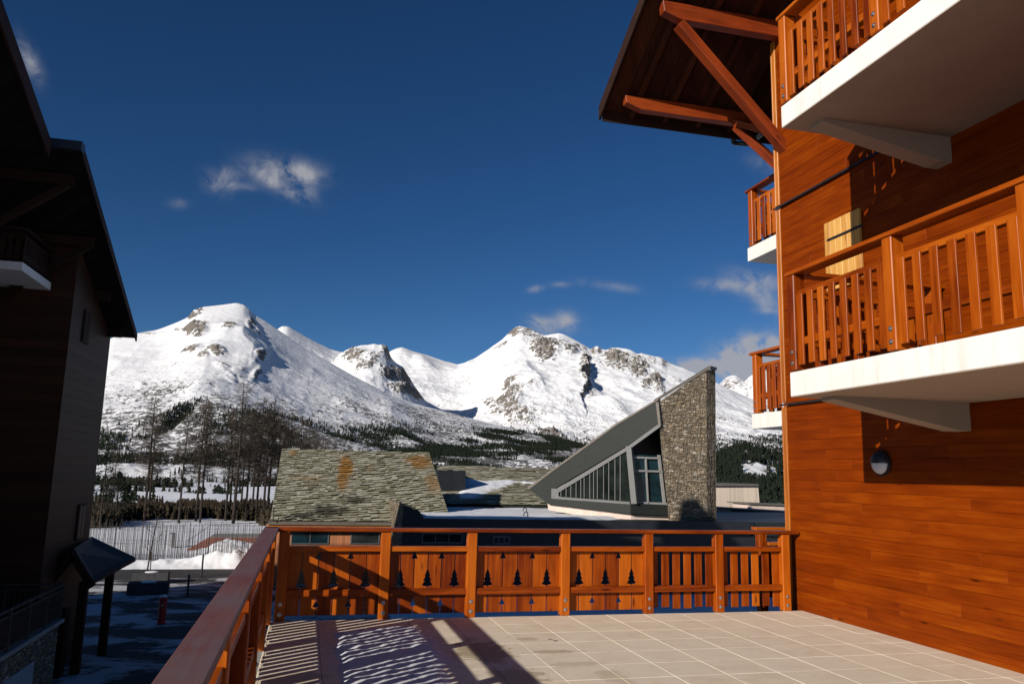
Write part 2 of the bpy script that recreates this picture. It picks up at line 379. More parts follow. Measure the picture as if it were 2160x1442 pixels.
def tag(o, label=None, cat=None, group=None, kind=None):
    if label: o['label'] = label
    if cat: o['category'] = cat
    if group: o['group'] = group
    if kind: o['kind'] = kind
    return o
def empty(name, loc, rz=0, **kw):
    o = bpy.data.objects.new(name, None); COL.objects.link(o); o.location = loc; o.rotation_euler = (0, 0, rz); o.empty_display_size = .2
    return tag(o, **kw)
def grid_obj(name, XYZ, material, parent=None, attrs=None, smooth=True, closed=False):
    """XYZ: array (n, m, 3)"""
    n, mm = XYZ.shape[:2]
    me = bpy.data.meshes.new(name)
    idx = np.arange(n*mm).reshape(n, mm)
    q = np.stack([idx[:-1, :-1], idx[1:, :-1], idx[1:, 1:], idx[:-1, 1:]], -1).reshape(-1, 4)
    me.vertices.add(n*mm); me.vertices.foreach_set('co', XYZ.reshape(-1).astype(np.float32))
    me.loops.add(q.size); me.loops.foreach_set('vertex_index', q.reshape(-1).astype(np.int32))
    me.polygons.add(len(q)); me.polygons.foreach_set('loop_start', (np.arange(len(q))*4).astype(np.int32)); me.polygons.foreach_set('loop_total', np.full(len(q), 4, np.int32))
    me.update(calc_edges=True)
    me.polygons.foreach_set('use_smooth', [smooth]*len(q))
    for k, a in (attrs or {}).items():
        at_ = me.attributes.new(k, 'FLOAT', 'POINT'); at_.data.foreach_set('value', a.reshape(-1).astype(np.float32))
    me.materials.append(material)
    o = bpy.data.objects.new(name, me); COL.objects.link(o)
    if parent: o.parent = parent
    return o
# numpy noise
def vnoise(x, y, seed=0):
    xi = np.floor(x).astype(np.int64); yi = np.floor(y).astype(np.int64); xf = x-xi; yf = y-yi
    u = xf*xf*xf*(xf*(xf*6-15)+10); v = yf*yf*yf*(yf*(yf*6-15)+10)
    def hsh(a, b):
        h = (a*374761393 + b*668265263 + seed*1442695041) & 0xffffffff
        h = ((h ^ (h >> 13))*1274126177) & 0xffffffff
        return ((h ^ (h >> 16)) & 0xffff)/65535.0*2-1
    return (hsh(xi, yi)*(1-u)+hsh(xi+1, yi)*u)*(1-v) + (hsh(xi, yi+1)*(1-u)+hsh(xi+1, yi+1)*u)*v
def fbm(x, y, oct=5, seed=0, gain=.5, ridged=False):
    r = np.zeros_like(x); a = 1; tot_ = 0
    for o in range(oct):
        n = vnoise(x*2**o+o*17.3, y*2**o-o*9.1, seed+o)
        if ridged: n = 1-2*np.abs(n)
        r += a*n; tot_ += a; a *= gain
    return r/tot_

# ------------------------------------------------------------------ large structure: our chalet on the right
W = 6.69; YC = 10.25                       # gable wall plane, far corner
GZ = -5.0                                  # street level
SLM, SLU = (2.605, 2.855), (5.555, 5.80)   # balcony slabs
XF = 4.80                                  # balcony outer face
YB = 7.22                                  # balcony far end
chalet = empty('chalet', (W, YC, GZ), label='orange wooden chalet filling the right side, with white-edged balconies and wide gabled roof', cat='building')
def ch(mb, name, material, bevel=0, parent=None, smooth=False):
    """part built in world coordinates, parented to the chalet"""
    o = mb.build(name, material, None, bevel, smooth)
    p = parent or chalet
    o.parent = p; o.matrix_parent_inverse = Matrix.Translation(-Vector(chalet.location)) if p is chalet else Matrix.Identity(4)
    return o
RS = .54; RX = 4.5; RE = 11.95; RZ = 7.74       # roof: slope, rake plane, eave y, eave z (lower edge)
def roofz(y): return RZ + RS*(RE-y)
# siding planks
mb = MB()
bh = .137; z = -.02; row = 0
while z < 12.2:
    y = YC - .09
    if row % 2 == 0: y0off = rnd.random()*2.2
    segs = []; cur = y; first = .5 + rnd.random()*2.4
    while cur > -4:
        nx = cur-first; segs.append((nx, cur)); cur = nx; first = 1.6+rnd.random()*2.0
    for (a, c_) in segs:
        dx = rnd.uniform(-.0015, .0015)
        ztop = z+bh-.003
        if z > 2.83 and z < 2.84: pass
        if roofz(c_) < z: continue
        mb.box(W+dx, W+.03, a+.0004, c_-.0004, z, ztop+.0015)
    z += bh; row += 1
wall = ch(mb, 'wall', M['siding'], bevel=.0025)
mb = MB(); mb.box(W+.031, W+9, -4, YC-.1, GZ, 7.9); mb.prism([(W+.031, YC-.1, 7.9), (W+.031, -4, 7.9), (W+.031, -4, roofz(3)), (W+.031, 3, roofz(3)), (W+.031, YC-.1, roofz(YC)-.05)], (8.9, 0, 0))
ch(mb, 'wall_core', M['soffit'])
mb = MB(); zz = GZ
mb.box(W+.1, W+9, YC-.1, YC-.02, GZ, 8.6); ch(mb, 'north_wall', M['siding'])
for (a, b_) in ((GZ, 2.80), (2.87, 5.785), (5.855, 8.55)):
    mb = MB(); mb.box(W-.022, W+.005, YC-.088, YC-.002, a, b_); mb.box(W-.022, W+.09, YC-.001, YC+.024, a, b_)
    ch(mb, 'corner_trim', M['trim'], .004)
for zt in (2.835, 5.82):
    mb = MB(); mb.box(W-.045, W+.02, YB, YC+.03, zt-.008, zt+.008); mb.box(W-.05, W-.045, YB, YC+.035, zt-.018, zt+.008)
    ch(mb, 'drip_strip', M['metal_dark'])

def railing(root, L, posts, style, H=1.06, bolts_out=False, parts=True, boards_in=False, pz=-.0, hw=.165, last_style=None, seed=0, yoff=0, endpost=True, board_style=None):
    """local frame: x along, y outward, z up from the floor"""
    rr = random.Random(seed)
    mb = MB(); mb.box(-.08, L+.08, -hw/2, hw/2, H-.042, H); mb.build('handrail', M[root.get('top', 'rail')], root, .005)
    mb = MB(); mb.box(0, L, -.02, .025, H-.115, H-.043); mb.build('under_rail', M['rail'], root, .003) if root.get('under') else None
    for p in posts:
        mb = MB(); mb.box(p-.06, p+.06, -.065, .048 if not bolts_out else .070, pz, H-.043); po = mb.build('post', M['rail'], root, .008)
        for bz in (.075, .19):
            yy = -.066 if not bolts_out else .071
            mb = MB(); sg = -1 if not bolts_out else 1
            T = Matrix.Rotation(math.radians(90)*(1 if sg < 0 else -1), 4, 'X')
            mb.lathe((p, yy, bz+max(pz, 0)), [(.024, 0), (.024, .003), (.013, .004), (.012, .010), (.006, .013)], 12, T)
            mb.build('bolt', M['metal'], po, smooth=False)
    ys = .0265
    for a, b_ in zip(posts[:-1], posts[1:]):
        k = posts.index(a)
        mb = MB(); mb.box(a+.06, b_-.06, -.045, .026, .785, .845); mb.build('upper_rail', M['rail'], root, .004)
        mb = MB(); mb.box(a+.06, b_-.06, -.045, .026, .268, .345); mb.build('lower_rail', M['rail'], root, .004)
        st = style[k] if isinstance(style, (list, tuple)) else style
        pitch_ = .178 if bolts_out else .155; hwid = .045 if bolts_out else .052
        mb = MB(); lo, hi = a+.03, b_-.03; wid = hi-lo
        if st == 'tree':
            nb = 6; pw = wid/nb
            for q in range(nb):
                xl, xr = lo+q*pw+.006, lo+(q+1)*pw-.006; zb = .045
                def edge(j):
                    big = (j % 2 == 1)
                    if big: return [(zb, 0), (.36, 0), (.375, .062), (.43, .025), (.43, .046), (.485, .018), (.485, .032), (.565, 0), (.80, 0)]
                    return [(zb, 0), (.135, 0), (.137, .034), (.205, 0), (.69, 0), (.692, .036), (.77, 0), (.80, 0)]
                Lp = [(xl+w_, z_) for z_, w_ in edge(q)]; Rp = [(xr-w_, z_) for z_, w_ in edge(q+1)]
                if q == 0: Lp = [(xl, zb), (xl, .80)]
                if q == nb-1 and (q+1) % 2: Rp = [(xr, zb), (xr, .80)]
                poly = [(x_, ys, z_) for x_, z_ in Lp[::-1]] + [(x_, ys, z_) for x_, z_ in Rp]
                mb.prism(poly, (0, .022, 0), ax=2)
        else:
            nb = max(2, round(wid/pitch_)); pw = wid/nb
            for q in range(nb):
                c0 = lo+(q+.5)*pw; zb = .055 + rr.uniform(-.012, .012)
                mb.box(c0-hwid, c0+hwid, ys, ys+.022, zb, .80)
        mb.build('board_panel', M['rail'], root, .002 if st == 'tree' else .003)

# ------------------------------------------------------------------ balconies of the chalet
def balcony(y0, y1, zs, name='balcony', xf=XF, xw=W, beams=(), posts=None, far_return=True, sty='slat'):
    mb = MB(); mb.box(xf, xw+.02, y0, y1, zs[0], zs[1]); o = ch(mb, name, M['white'], .006)
    return o
def local_root(name, loc, rz, parent):
    r = bpy.data.objects.new(name, None); COL.objects.link(r); r.location = loc; r.rotation_euler = (0, 0, rz)
    return r
def bal_rail(zs, ya, posts_y, xline, style='slat', seed=1, ret=None):
    """rail along Y on a slab edge; every piece becomes a child of the slab"""
    tmp = local_root('tmp', (xline, ya, zs[1]), math.pi/2, None)
    railing(tmp, posts_y[-1]-posts_y[0], [p-posts_y[0] for p in posts_y], style, bolts_out=True, pz=.012, seed=seed)
    return tmp
def absorb(tmp, slab):
    """bake the temporary frame into the children and hang them on the slab"""
    bpy.context.view_layer.update()
    T = tmp.matrix_world.copy()
    for c_ in list(tmp.children):
        if c_.type != 'MESH': continue
        sub = [s_ for s_ in c_.children]
        c_.data.transform(T); c_.parent = slab; c_.matrix_parent_inverse = Matrix.Identity(4)
        for s_ in sub: s_.data.transform(T); s_.parent = slab; s_.matrix_parent_inverse = Matrix.Identity(4)
    bpy.data.objects.remove(tmp)
for zi, (zs, sd, tip) in enumerate(((SLM, 3, 1), (SLU, 5, 1))):
    mb = MB(); mb.box(XF, W+.02, -3.5, YB, zs[0], zs[1]); slab = ch(mb, 'balcony', M['white'], .006)
    ys_ = [YB-.075, 5.70, 4.32, 2.94, 1.56, .18, -1.2, -2.6][::-1]
    tmp = bal_rail(zs, ys_[0], ys_, XF+.055, seed=sd); absorb(tmp, slab)
    tmp = local_root('tmp', (XF+.10, YB-.06, zs[1]), 0, None)
    railing(tmp, W-XF-.14, [W-XF-.20-.0], 'slat', bolts_out=True, pz=.012)
    # boards of the return between the corner post and the wall post
    mb = MB(); mb.box(.0, W-XF-.26, -.045, .026, .785, .845); mb.build('upper_rail', M['rail'], tmp, .004)
    mb = MB(); mb.box(.0, W-XF-.26, -.045, .026, .268, .345); mb.build('lower_rail', M['rail'], tmp, .004)
    mb = MB()
    for q in range(10): mb.box(.08+q*.158, .08+q*.158+.104, .0265, .049, .055, .80)
    mb.build('board_panel', M['rail'], tmp, .003)
    absorb(tmp, slab)
    # tapered console beams under the slab
    for yb in (6.98, 3.2, -.6):
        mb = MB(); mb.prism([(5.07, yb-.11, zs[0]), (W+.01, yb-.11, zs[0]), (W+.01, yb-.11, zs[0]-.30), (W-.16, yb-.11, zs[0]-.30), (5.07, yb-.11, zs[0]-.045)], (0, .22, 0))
        o = mb.build('console_beam', M['soffit_shade'], slab, .004)  # beams take the same darkened tone, shade included in the colour
    mb = MB(); mb.box(XF+.004, W-.001, -3.4, YB-.004, zs[0]-.006, zs[0]-.001); mb.build('soffit', M['soffit_shade'], slab)  # thin sheet below the slab carrying the painted shade
    mb = MB()
    for k in range(11): mb.box(XF+.14+k*.155, XF+.14+k*.155+.15, -3.4, YB-.14, zs[1]+.001, zs[1]+.012)
    mb.build('added_dark_floor', M['dkwood'], slab, .004)  # unseen dark boards, added to cut light bounced up off the slab
# the balconies of the far facade, seen end on
for zs, sd in ((SLM, 7), (SLU, 8)):
    mb = MB(); mb.box(7.34, 12.5, YC, 12.2, zs[0]+.0, zs[1]+.0); slab = ch(mb, 'balcony', M['white'], .006)
    tmp = local_root('tmp', (7.40, YC+.12, zs[1]), math.pi/2, None); railing(tmp, 1.76, [1.70], 'slat', bolts_out=True, pz=.012, seed=sd)
    for (z0, z1) in ((.785, .845), (.268, .345)):
        mb = MB(); mb.box(-.05, 1.66, -.045, .026, z0, z1); mb.build('upper_rail' if z0 > .5 else 'lower_rail', M['rail'], tmp, .004)
    mb = MB()
    for q in range(11): mb.box(.02+q*.155, .02+q*.155+.100, .0265, .049, .055, .80)
    mb.build('board_panel', M['rail'], tmp, .003); absorb(tmp, slab)
    tmp = local_root('tmp', (7.40, 12.12, zs[1]), 0, None); railing(tmp, 4.9, [1.5, 3.0, 4.5], 'slat', bolts_out=True, pz=.012, seed=sd)
    mb = MB()
    for q in range(9): mb.box(.1+q*.155, .1+q*.155+.100, .0265, .049, .055, .80)
    mb.box(.05, 1.44, -.045, .026, .785, .845); mb.box(.05, 1.44, -.045, .026, .268, .345)
    mb.build('board_panel', M['rail'], tmp, .003); absorb(tmp, slab)
# ------------------------------------------------------------------ roof of the chalet
YR = 3.0
def roof_slab(x0, x1, off0, off1, name, material, y0=None, y1=None, parent=None):
    mb = MB(); ya = RE if y1 is None else y1
    mb.prism([(x0, ya, roofz(ya)+off0), (x0, YR, roofz(YR)+off0), (x0, YR, roofz(YR)+off1), (x0, ya, roofz(ya)+off1)], (x1-x0, 0, 0), ax=1)
    if name == 'roof': mb.prism([(x0, YR, roofz(YR)+off0), (x0, -7, roofz(YR)-RS*10+off0), (x0, -7, roofz(YR)-RS*10+off1), (x0, YR, roofz(YR)+off1)], (x1-x0, 0, 0), ax=1)
    return ch(mb, name, material, 0, parent)
roof = roof_slab(RX-.03, 16, .20, .30, 'roof', M['dark_roof'])
mb = MB()
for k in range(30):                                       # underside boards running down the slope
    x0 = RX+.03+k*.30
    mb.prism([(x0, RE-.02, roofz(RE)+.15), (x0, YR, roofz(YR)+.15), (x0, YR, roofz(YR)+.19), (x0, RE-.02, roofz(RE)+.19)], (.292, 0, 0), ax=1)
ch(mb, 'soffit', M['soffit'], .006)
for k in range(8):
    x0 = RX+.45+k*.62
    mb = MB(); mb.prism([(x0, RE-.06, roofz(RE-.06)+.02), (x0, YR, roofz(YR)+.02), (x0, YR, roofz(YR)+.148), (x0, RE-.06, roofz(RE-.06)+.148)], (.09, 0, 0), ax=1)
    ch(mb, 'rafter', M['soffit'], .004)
for (dx, w_, o0, o1) in ((0, .035, -.0, .25), (-.022, .022, .12, .32)):
    mb = MB(); mb.prism([(RX-dx-.03, RE+.03, roofz(RE+.03)+o0), (RX-dx-.03, YR, roofz(YR)+o0), (RX-dx-.03, YR, roofz(YR)+o1), (RX-dx-.03, RE+.03, roofz(RE+.03)+o1)], (-w_, 0, 0), ax=1)
    ch(mb, 'rake_board', M['dkwood'], .003)
mb = MB(); mb.box(RX, 16, RE, RE+.03, RZ-.03, RZ+.26); ch(mb, 'eave_board', M['dkwood'])
mb = MB()
for k in range(10):
    a0 = math.pi+math.pi*k/10; a1 = math.pi+math.pi*(k+1)/10
    for r_ in (.07,):
        p = lambda a, x: Vector((x, RE+.11+r_*math.cos(a), RZ+.12+r_*math.sin(a)))
        mb.prism([p(a0, RX+.3), p(a1, RX+.3), p(a1, RX+.3)*1, p(a0, RX+.3)][:2] + [p(a1, RX+.3)+Vector((0, 0, .006)), p(a0, RX+.3)+Vector((0, 0, .006))], (11, 0, 0))
gut = ch(mb, 'gutter', M['metal_dark'])
mb = MB(); gx_ = at(1550, 285, Y=12).x; pts = [Vector((gx_, RE+.1, RZ+.06)), Vector((gx_, RE+.1, RZ-.06)), Vector((gx_+.18, RE-.1, RZ-.14)), Vector((7.0, 10.6, RZ-.30)), Vector((6.98, YC+.09, RZ-.7)), Vector((6.98, YC+.09, GZ))]
pts[-1] = Vector((7.05, YC+.09, GZ)); pts[-2] = Vector((7.05, YC+.09, RZ-.7))
for a, b_ in zip(pts[:-1], pts[1:]): mb.tube(a, b_, .042, n=10)
ch(mb, 'downpipe', M['metal_dark'], smooth=True)
def purlin(y, zt, xe, h=.26, w_=.16, to=W+.2):
    mb = MB(); zb = zt-h
    mb.prism([(xe, y-w_/2, zt), (to, y-w_/2, zt), (to, y-w_/2, zb), (xe+.30, y-w_/2, zb), (xe+.02, y-w_/2, zb+.09)], (0, w_, 0), ax=0)
    return ch(mb, 'purlin', M['beam'], .006)
p2 = purlin(10.05, roofz(10.05)+.0, 4.70)
p1 = purlin(11.55, roofz(11.55)+.03, 4.72, .22, .15, 9.5)
purlin(7.4, roofz(7.4), 4.7); purlin(4.7, roofz(4.7), 4.7)
mb = MB(); mb.beam((4.99, 10.05, roofz(10.05)-.30), (6.74, 10.05, 6.70), .14, .17, (0, 1, 0)); ch(mb, 'strut', M['beam'], .006)
a = at(1553, 268, Y=11.45); e_ = at(1642, 350, Y=YC+.04)
mb = MB(); mb.beam(a, e_, .11, .13, (0, 0, 1)); ch(mb, 'strut', M['beam'], .006)
mb = MB(); mb.beam((6.75, 11.5, roofz(11.5)-.2), (6.75, YC+.02, 7.05), .11, .13, (1, 0, 0)); ch(mb, 'strut', M['beam'], .006)
# shutter on the wall beyond the balcony
mb = MB()
for k in range(6): mb.box(W-.045, W-.008, 8.37+k*.12+.002, 8.37+(k+1)*.12-.002, 4.27, 5.22)
sh = ch(mb, 'shutter', M['pale'], .004)
mb = MB(); mb.box(W-.058, W-.046, 8.30, 8.98, 4.955, 4.985); mb.tube((W-.052, 8.99, 4.97), (W-.052, 9.0, 4.97), .016); mb.box(W-.058, W-.046, 8.95, 9.03, 4.965, 4.975)
o = mb.build('strap_hinge', M['metal_dark'], sh)
# ------------------------------------------------------------------ terrace
ter = empty('terrace', (3, 5, 0), label='raised terrace paved with cream square tiles in front of the orange wall', cat='terrace')
def tp(mb, name, mt_, bevel=0):
    o = mb.build(name, mt_, ter, bevel); o.matrix_parent_inverse = Matrix.Translation((-3, -5, 0)); return o
mb = MB(); mb.box(-.30, W, -4, 9.93, -.27, -.022); mb.box(-.42, W, -4, 10.02, -.30, -.275); mb.box(-.30, W, 9.94, 10.04, -.27, -.14)
mb.box(-.3, W, -3.9, 9.6, -4.99, -.301)
tp(mb, 'slab', M['concrete_dk'])
mb = MB(); S = .513
xs0 = 2.285-6*S
i = 0
while xs0+i*S < W-.02:
    j = 0
    x0 = xs0+i*S; x1 = min(x0+S, W)
    x0 = max(x0, -.305)
    if x1-x0 > .02:
        while j < 28:
            y1_ = 9.96-j*S; y0_ = y1_-S; dz = rnd.uniform(-.001, .001)
            mb.box(x0+.0015, x1-.0015, y0_+.001, y1_-.001, -.03, 0+dz); j += 1
    i += 1
tp(mb, 'tile_paving', M['tile'], .0035)
mb = MB(); mb.box(-.31, W-.001, -4, 9.958, -.022, -.009); tp(mb, 'tile_bed', M['tile_bed'])

# railings of the terrace
fr = empty('front_railing', (-.36, 10.0, 0), label='orange wooden railing across the far edge of the terrace, boards cut with fir tree shapes', cat='railing')
pf = [-.205, .985, 2.055, 3.275, 4.425, 5.445, 6.455]
railing(fr, 6.93, [p+.36 for p in pf], ['tree', 'tree', 'tree', 'tree', 'slat', 'slat'], seed=2)
lr = empty('side_railing', (-.36, -2.0, 0), rz=math.pi/2, label='railing along the left edge of the terrace with broad weathered reddish handrail', cat='railing')
lr['top'] = 'railtop'; lr['under'] = 1
railing(lr, 11.98, [.3, 1.75, 3.2, 4.65, 6.1, 7.55, 9.0, 10.45, 11.80], 'slat', seed=4)
del lr['top']; del lr['under']
# small piece of railing round the far corner of the chalet
rt = empty('corner_railing', (6.55, 10.75, 0), rz=math.pi/2*.0, label='short orange rail piece behind the right end of the front railing', cat='railing')
mb = MB(); mb.box(-.10, .9, -.07, .07, 1.02, 1.06); mb.build('handrail', M['rail'], rt, .004)
mb = MB(); mb.box(-.04, .08, -.06, .06, -.30, 1.018); mb.build('post', M['rail'], rt, .006)
mb = MB(); mb.box(.09, .9, -.08, .08, .80, .845); mb.build('upper_rail', M['rail'], rt, .004)
mb = MB()
for q in range(5): mb.box(.12+q*.155, .12+q*.155+.1, .03, .052, .05, .80)
mb.build('board_panel', M['rail'], rt, .003)

# thawing snow on the tiles
nx, ny = 110, 300
gx = np.linspace(.30, 1.62, nx); gy = np.linspace(4.0, 9.62, ny); GX, GY = np.meshgrid(gx, gy, indexing='ij')
edge = np.minimum.reduce([(GX-.37)/.10, (1.36+.07*np.sin(GY*1.7)-GX)/.10, (9.36-.10*np.sin(GX*4)-GY)/.10, (GY-4.2)/.1]) + .9*fbm(GX*4, GY*4, 4, 3)
hh = .026*np.clip(edge, -1, 1)
wav = fbm(GX*1.6+.6*GY, GY*9.5, 3, 11)*.016 + fbm(GX*9, GY*14, 3, 5)*.008
hh = np.where(hh > 0, hh, hh*1.5) + wav*np.clip(edge+.2, 0, 1) - .002
o = grid_obj('snow_patch', np.stack([GX, GY, hh], -1), M['snow_fine']); tag(o, kind='structure')

# wall lamp
lp = empty('wall_lamp', (W-.002, 8.22, 1.98), label='round wall light with dark upper cap and pale lower half, on the shaded orange wall', cat='lamp')
T = Matrix.Rotation(math.radians(-90), 4, 'Y')
mb = MB(); mb.lathe((0, 0, 0), [(.15, 0), (.155, .02), (.15, .04), (.12, .042)], 28, T); mb.build('base', M['metal_dark'], lp, smooth=False)
def halfdome(z_sign, r, dep, name, mt_):
    mb = MB(); n = 20; rows = 6
    for j in range(rows):
        t0 = math.pi/2*j/rows; t1 = math.pi/2*(j+1)/rows
        for k in range(n):
            a0 = math.pi*k/n; a1 = math.pi*(k+1)/n
            P = lambda t_, a_: (-.04-dep*math.sin(t_), r*math.cos(t_)*math.cos(a_), z_sign*r*math.cos(t_)*math.sin(a_))
            mb.face([P(t0, a0), P(t0, a1), P(t1, a1), P(t1, a0)])
    mb.build(name, mt_, lp, smooth=True)
halfdome(1, .145, .085, 'cap', M['metal_dark']); halfdome(-1, .13, .07, 'diffuser', M['lampglass'])

# ------------------------------------------------------------------ chalet opposite (left)
LB = empty('chalet', (-8.2, 30, GZ), label='dark shaded chalet at the left edge with steep overhanging roof', cat='building')
def lb(mb, name, mt_, bevel=0, parent=None, smooth=False):
    o = mb.build(name, mt_, None, bevel, smooth); o.parent = parent or LB
    if parent is None: o.matrix_parent_inverse = Matrix.Translation((8.2, -30, -GZ))
    return o
XW2, XR2 = -7.7, -6.82
LS = .42; EY, EZ = 33.3, 6.62
def lz(y): return EZ + LS*(EY-y)
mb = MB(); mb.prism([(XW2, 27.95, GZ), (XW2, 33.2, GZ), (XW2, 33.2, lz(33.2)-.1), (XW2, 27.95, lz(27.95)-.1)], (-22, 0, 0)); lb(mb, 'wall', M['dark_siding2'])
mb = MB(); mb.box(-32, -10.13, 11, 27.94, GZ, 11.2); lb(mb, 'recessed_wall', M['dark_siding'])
mb = MB(); RY2 = 24.0
mb.prism([(XR2, EY, lz(EY)), (XR2, RY2, lz(RY2)), (XR2, RY2, lz(RY2)+.16), (XR2, EY, lz(EY)+.14)], (-24, 0, 0), ax=1); rf = lb(mb, 'roof', M['dark_roof'])
mb = MB(); mb.prism([(XR2+.04, EY+.05, lz(EY)-.12), (XR2+.04, RY2-.1, lz(RY2)-.12), (XR2+.04, RY2-.1, lz(RY2)+.18), (XR2+.04, EY+.05, lz(EY)+.16)], (-.05, 0, 0), ax=1); lb(mb, 'rake_board', M['dkwood'])
mb = MB(); mb.box(-30, XR2+.05, RY2-.35, RY2, lz(RY2)-.05, lz(RY2)+.22); lb(mb, 'ridge_cap', M['metal_dark'])
# nearer, higher roof
NX = -7.46; a = at(105, 297, X=NX); b_ = at(0, 0, X=NX); sl = (b_.z-a.z)/(a.y-b_.y)
ya2 = 12.0
mb = MB(); mb.prism([(NX, a.y, a.z-.28), (NX, ya2, a.z+sl*(a.y-ya2)-.28), (NX, ya2, a.z+sl*(a.y-ya2)), (NX, a.y, a.z)], (-24, 0, 0), ax=1); lb(mb, 'roof', M['dark_roof'])
mb = MB(); mb.prism([(NX+.03, a.y+.03, a.z-.45), (NX+.03, ya2, a.z+sl*(a.y-ya2)-.45), (NX+.03, ya2, a.z+sl*(a.y-ya2)+.02), (NX+.03, a.y+.03, a.z+.02)], (-.06, 0, 0), ax=1); lb(mb, 'rake_board', M['dkwood'])
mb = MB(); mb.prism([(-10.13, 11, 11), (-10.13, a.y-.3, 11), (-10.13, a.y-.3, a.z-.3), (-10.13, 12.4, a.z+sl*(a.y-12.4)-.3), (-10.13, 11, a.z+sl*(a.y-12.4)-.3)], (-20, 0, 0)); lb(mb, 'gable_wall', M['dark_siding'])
mb = MB(); mb.prism([(-12, 11, 10.5), (-12, 20.22, 10.5), (-12, 20.22, 14.2), (-12, 19.88, 16.6), (-12, 18.3, 15.6), (-12, 11, 11.2)], (-1.2, 0, 0)); lb(mb, 'added_shadow_block', M['dark_siding'])  # unseen gabled block, added to cast the shadow on the stone tower
for (y_, x0_) in ((32.7, -7.2), (30.4, -7.2), (27.6, -7.2), (24.9, -7.2)):
    mb = MB(); mb.box(-10.2, x0_, y_-.12, y_+.12, lz(y_)-.34, lz(y_)-.02); lb(mb, 'purlin', M['dkwood'], .01)
for y_ in (24.9, 27.6):
    mb = MB(); mb.beam((-7.35, y_, lz(y_)-.3), (-10.15, y_, lz(y_)-2.5), .2, .2, (0, 1, 0)); lb(mb, 'strut', M['dkwood'], .01)
mb = MB(); mb.box(-10.12, -8.4, 25.25, 27.94, 7.23, 7.48); bl_ = lb(mb, 'balcony', M['white'], .01)
def small_rail(name_parent, pts, z0, H=1.0, material='dkwood', pitch=.2, sw=.12, loc=None):
    for a_, b2 in zip(pts[:-1], pts[1:]):
        a_, b2 = Vector(a_), Vector(b2); L_ = (b2-a_).length; d_ = (b2-a_).normalized()
        mb = MB(); mb.beam(a_+Vector((0, 0, z0+H)), b2+Vector((0, 0, z0+H)), .14, .06); mb.build('handrail', M[material], name_parent)
        mb = MB(); mb.beam(a_+Vector((0, 0, z0+.2)), b2+Vector((0, 0, z0+.2)), .05, .08); mb.beam(a_+Vector((0, 0, z0+H-.22)), b2+Vector((0, 0, z0+H-.22)), .05, .08)
        n = int(L_/pitch)
        for k in range(n):
            p = a_+d_*(k+.5)*pitch; mb.beam(p+Vector((0, 0, z0+.06)), p+Vector((0, 0, z0+H-.2)), sw, .025, tuple(d_.cross(Vector((0, 0, 1)))))
        mb.build('baluster_panel', M[material], name_parent)
small_rail(bl_, [(-10.1, 25.3, 0), (-8.45, 25.3, 0), (-8.45, 27.9, 0)], 7.48)
# windows with shutters on the left chalet
for (px, py, w_, h_) in ((180, 690, .75, 1.1), (168, 1100, .9, 1.25)):
    p = at(px, py, X=XW2)
    mb = MB(); mb.box(XW2-.02, XW2+.06, p.y-w_/2, p.y+w_/2, p.z-h_/2, p.z+h_/2); wi = lb(mb, 'window', M['dkwood'], .01)
    mb = MB(); mb.box(XW2+.061, XW2+.07, p.y-w_/2+.08, p.y-.03, p.z-h_/2+.08, p.z+h_/2-.08); mb.box(XW2+.061, XW2+.07, p.y+.03, p.y+w_/2-.08, p.z-h_/2+.08, p.z+h_/2-.08)
    mb.build('pane', M['dull_pane' if px == 168 else 'dkwood'], wi)
for (px, py) in ((28, 428), (22, 450)):
    p = at(px, py, X=-10.13); mb = MB(); mb.lathe((-10.08, p.y, p.z), [(.06, -.05), (.1, 0), (.06, .05)], 12); lb(mb, 'wall_light', M['lampglass'], smooth=True)
p = at(14, 1086, X=-10.13)
mb = MB(); mb.box(-10.16, -10.05, p.y-2.2, p.y+.6, p.z-.75, p.z+.8); lb(mb, 'white_panel', M['white_wall'], .02)
# entrance porch
ap = at(155, 1165, Y=29.5); re_ = at(193, 1139, Y=34.0); er = at(286, 1183, Y=34.2); en = at(196, 1232, Y=29.5)
lf = Vector((ap.x-(en.x-ap.x), en.y, en.z)); lf2 = Vector((re_.x-(er.x-re_.x), er.y, er.z))
porch = empty('porch', (ap.x, 33, GZ), label='dark gabled entrance porch on posts at the foot of the left chalet', cat='porch')
def pb(mb, name, mt_):
    o = mb.build(name, mt_, porch); o.matrix_parent_inverse = Matrix.Translation((-ap.x, -33, -GZ)); return o
mb = MB(); mb.prism([ap, re_, er, en], (0, 0, .14)); mb.prism([ap+Vector((-.01, 0, 0)), lf, lf2, re_+Vector((-.01, 0, 0))], (0, 0, .14)); pb(mb, 'roof', M['dark_roof'])
mb = MB(); mb.beam(ap+Vector((0, -.05, -.08)), en+Vector((0, -.05, -.08)), .05, .24); mb.beam(ap+Vector((0, -.05, -.08)), lf+Vector((0, -.05, -.08)), .05, .24); pb(mb, 'verge_board', M['dkwood'])
for (p, q) in ((en, er),):
    for f_ in (.06, .62):
        c_ = p.lerp(q, f_); x_ = c_.x-.35; mb = MB(); mb.box(x_-.13, x_+.13, c_.y-.13, c_.y+.13, GZ, c_.z+.05); pb(mb, 'post', M['dkwood'])
mb = MB(); mb.box(XW2-.5, XW2+.5, 29.2, 29.7, GZ, -2.9); pb(mb, 'side_wall', M['dkwood'])
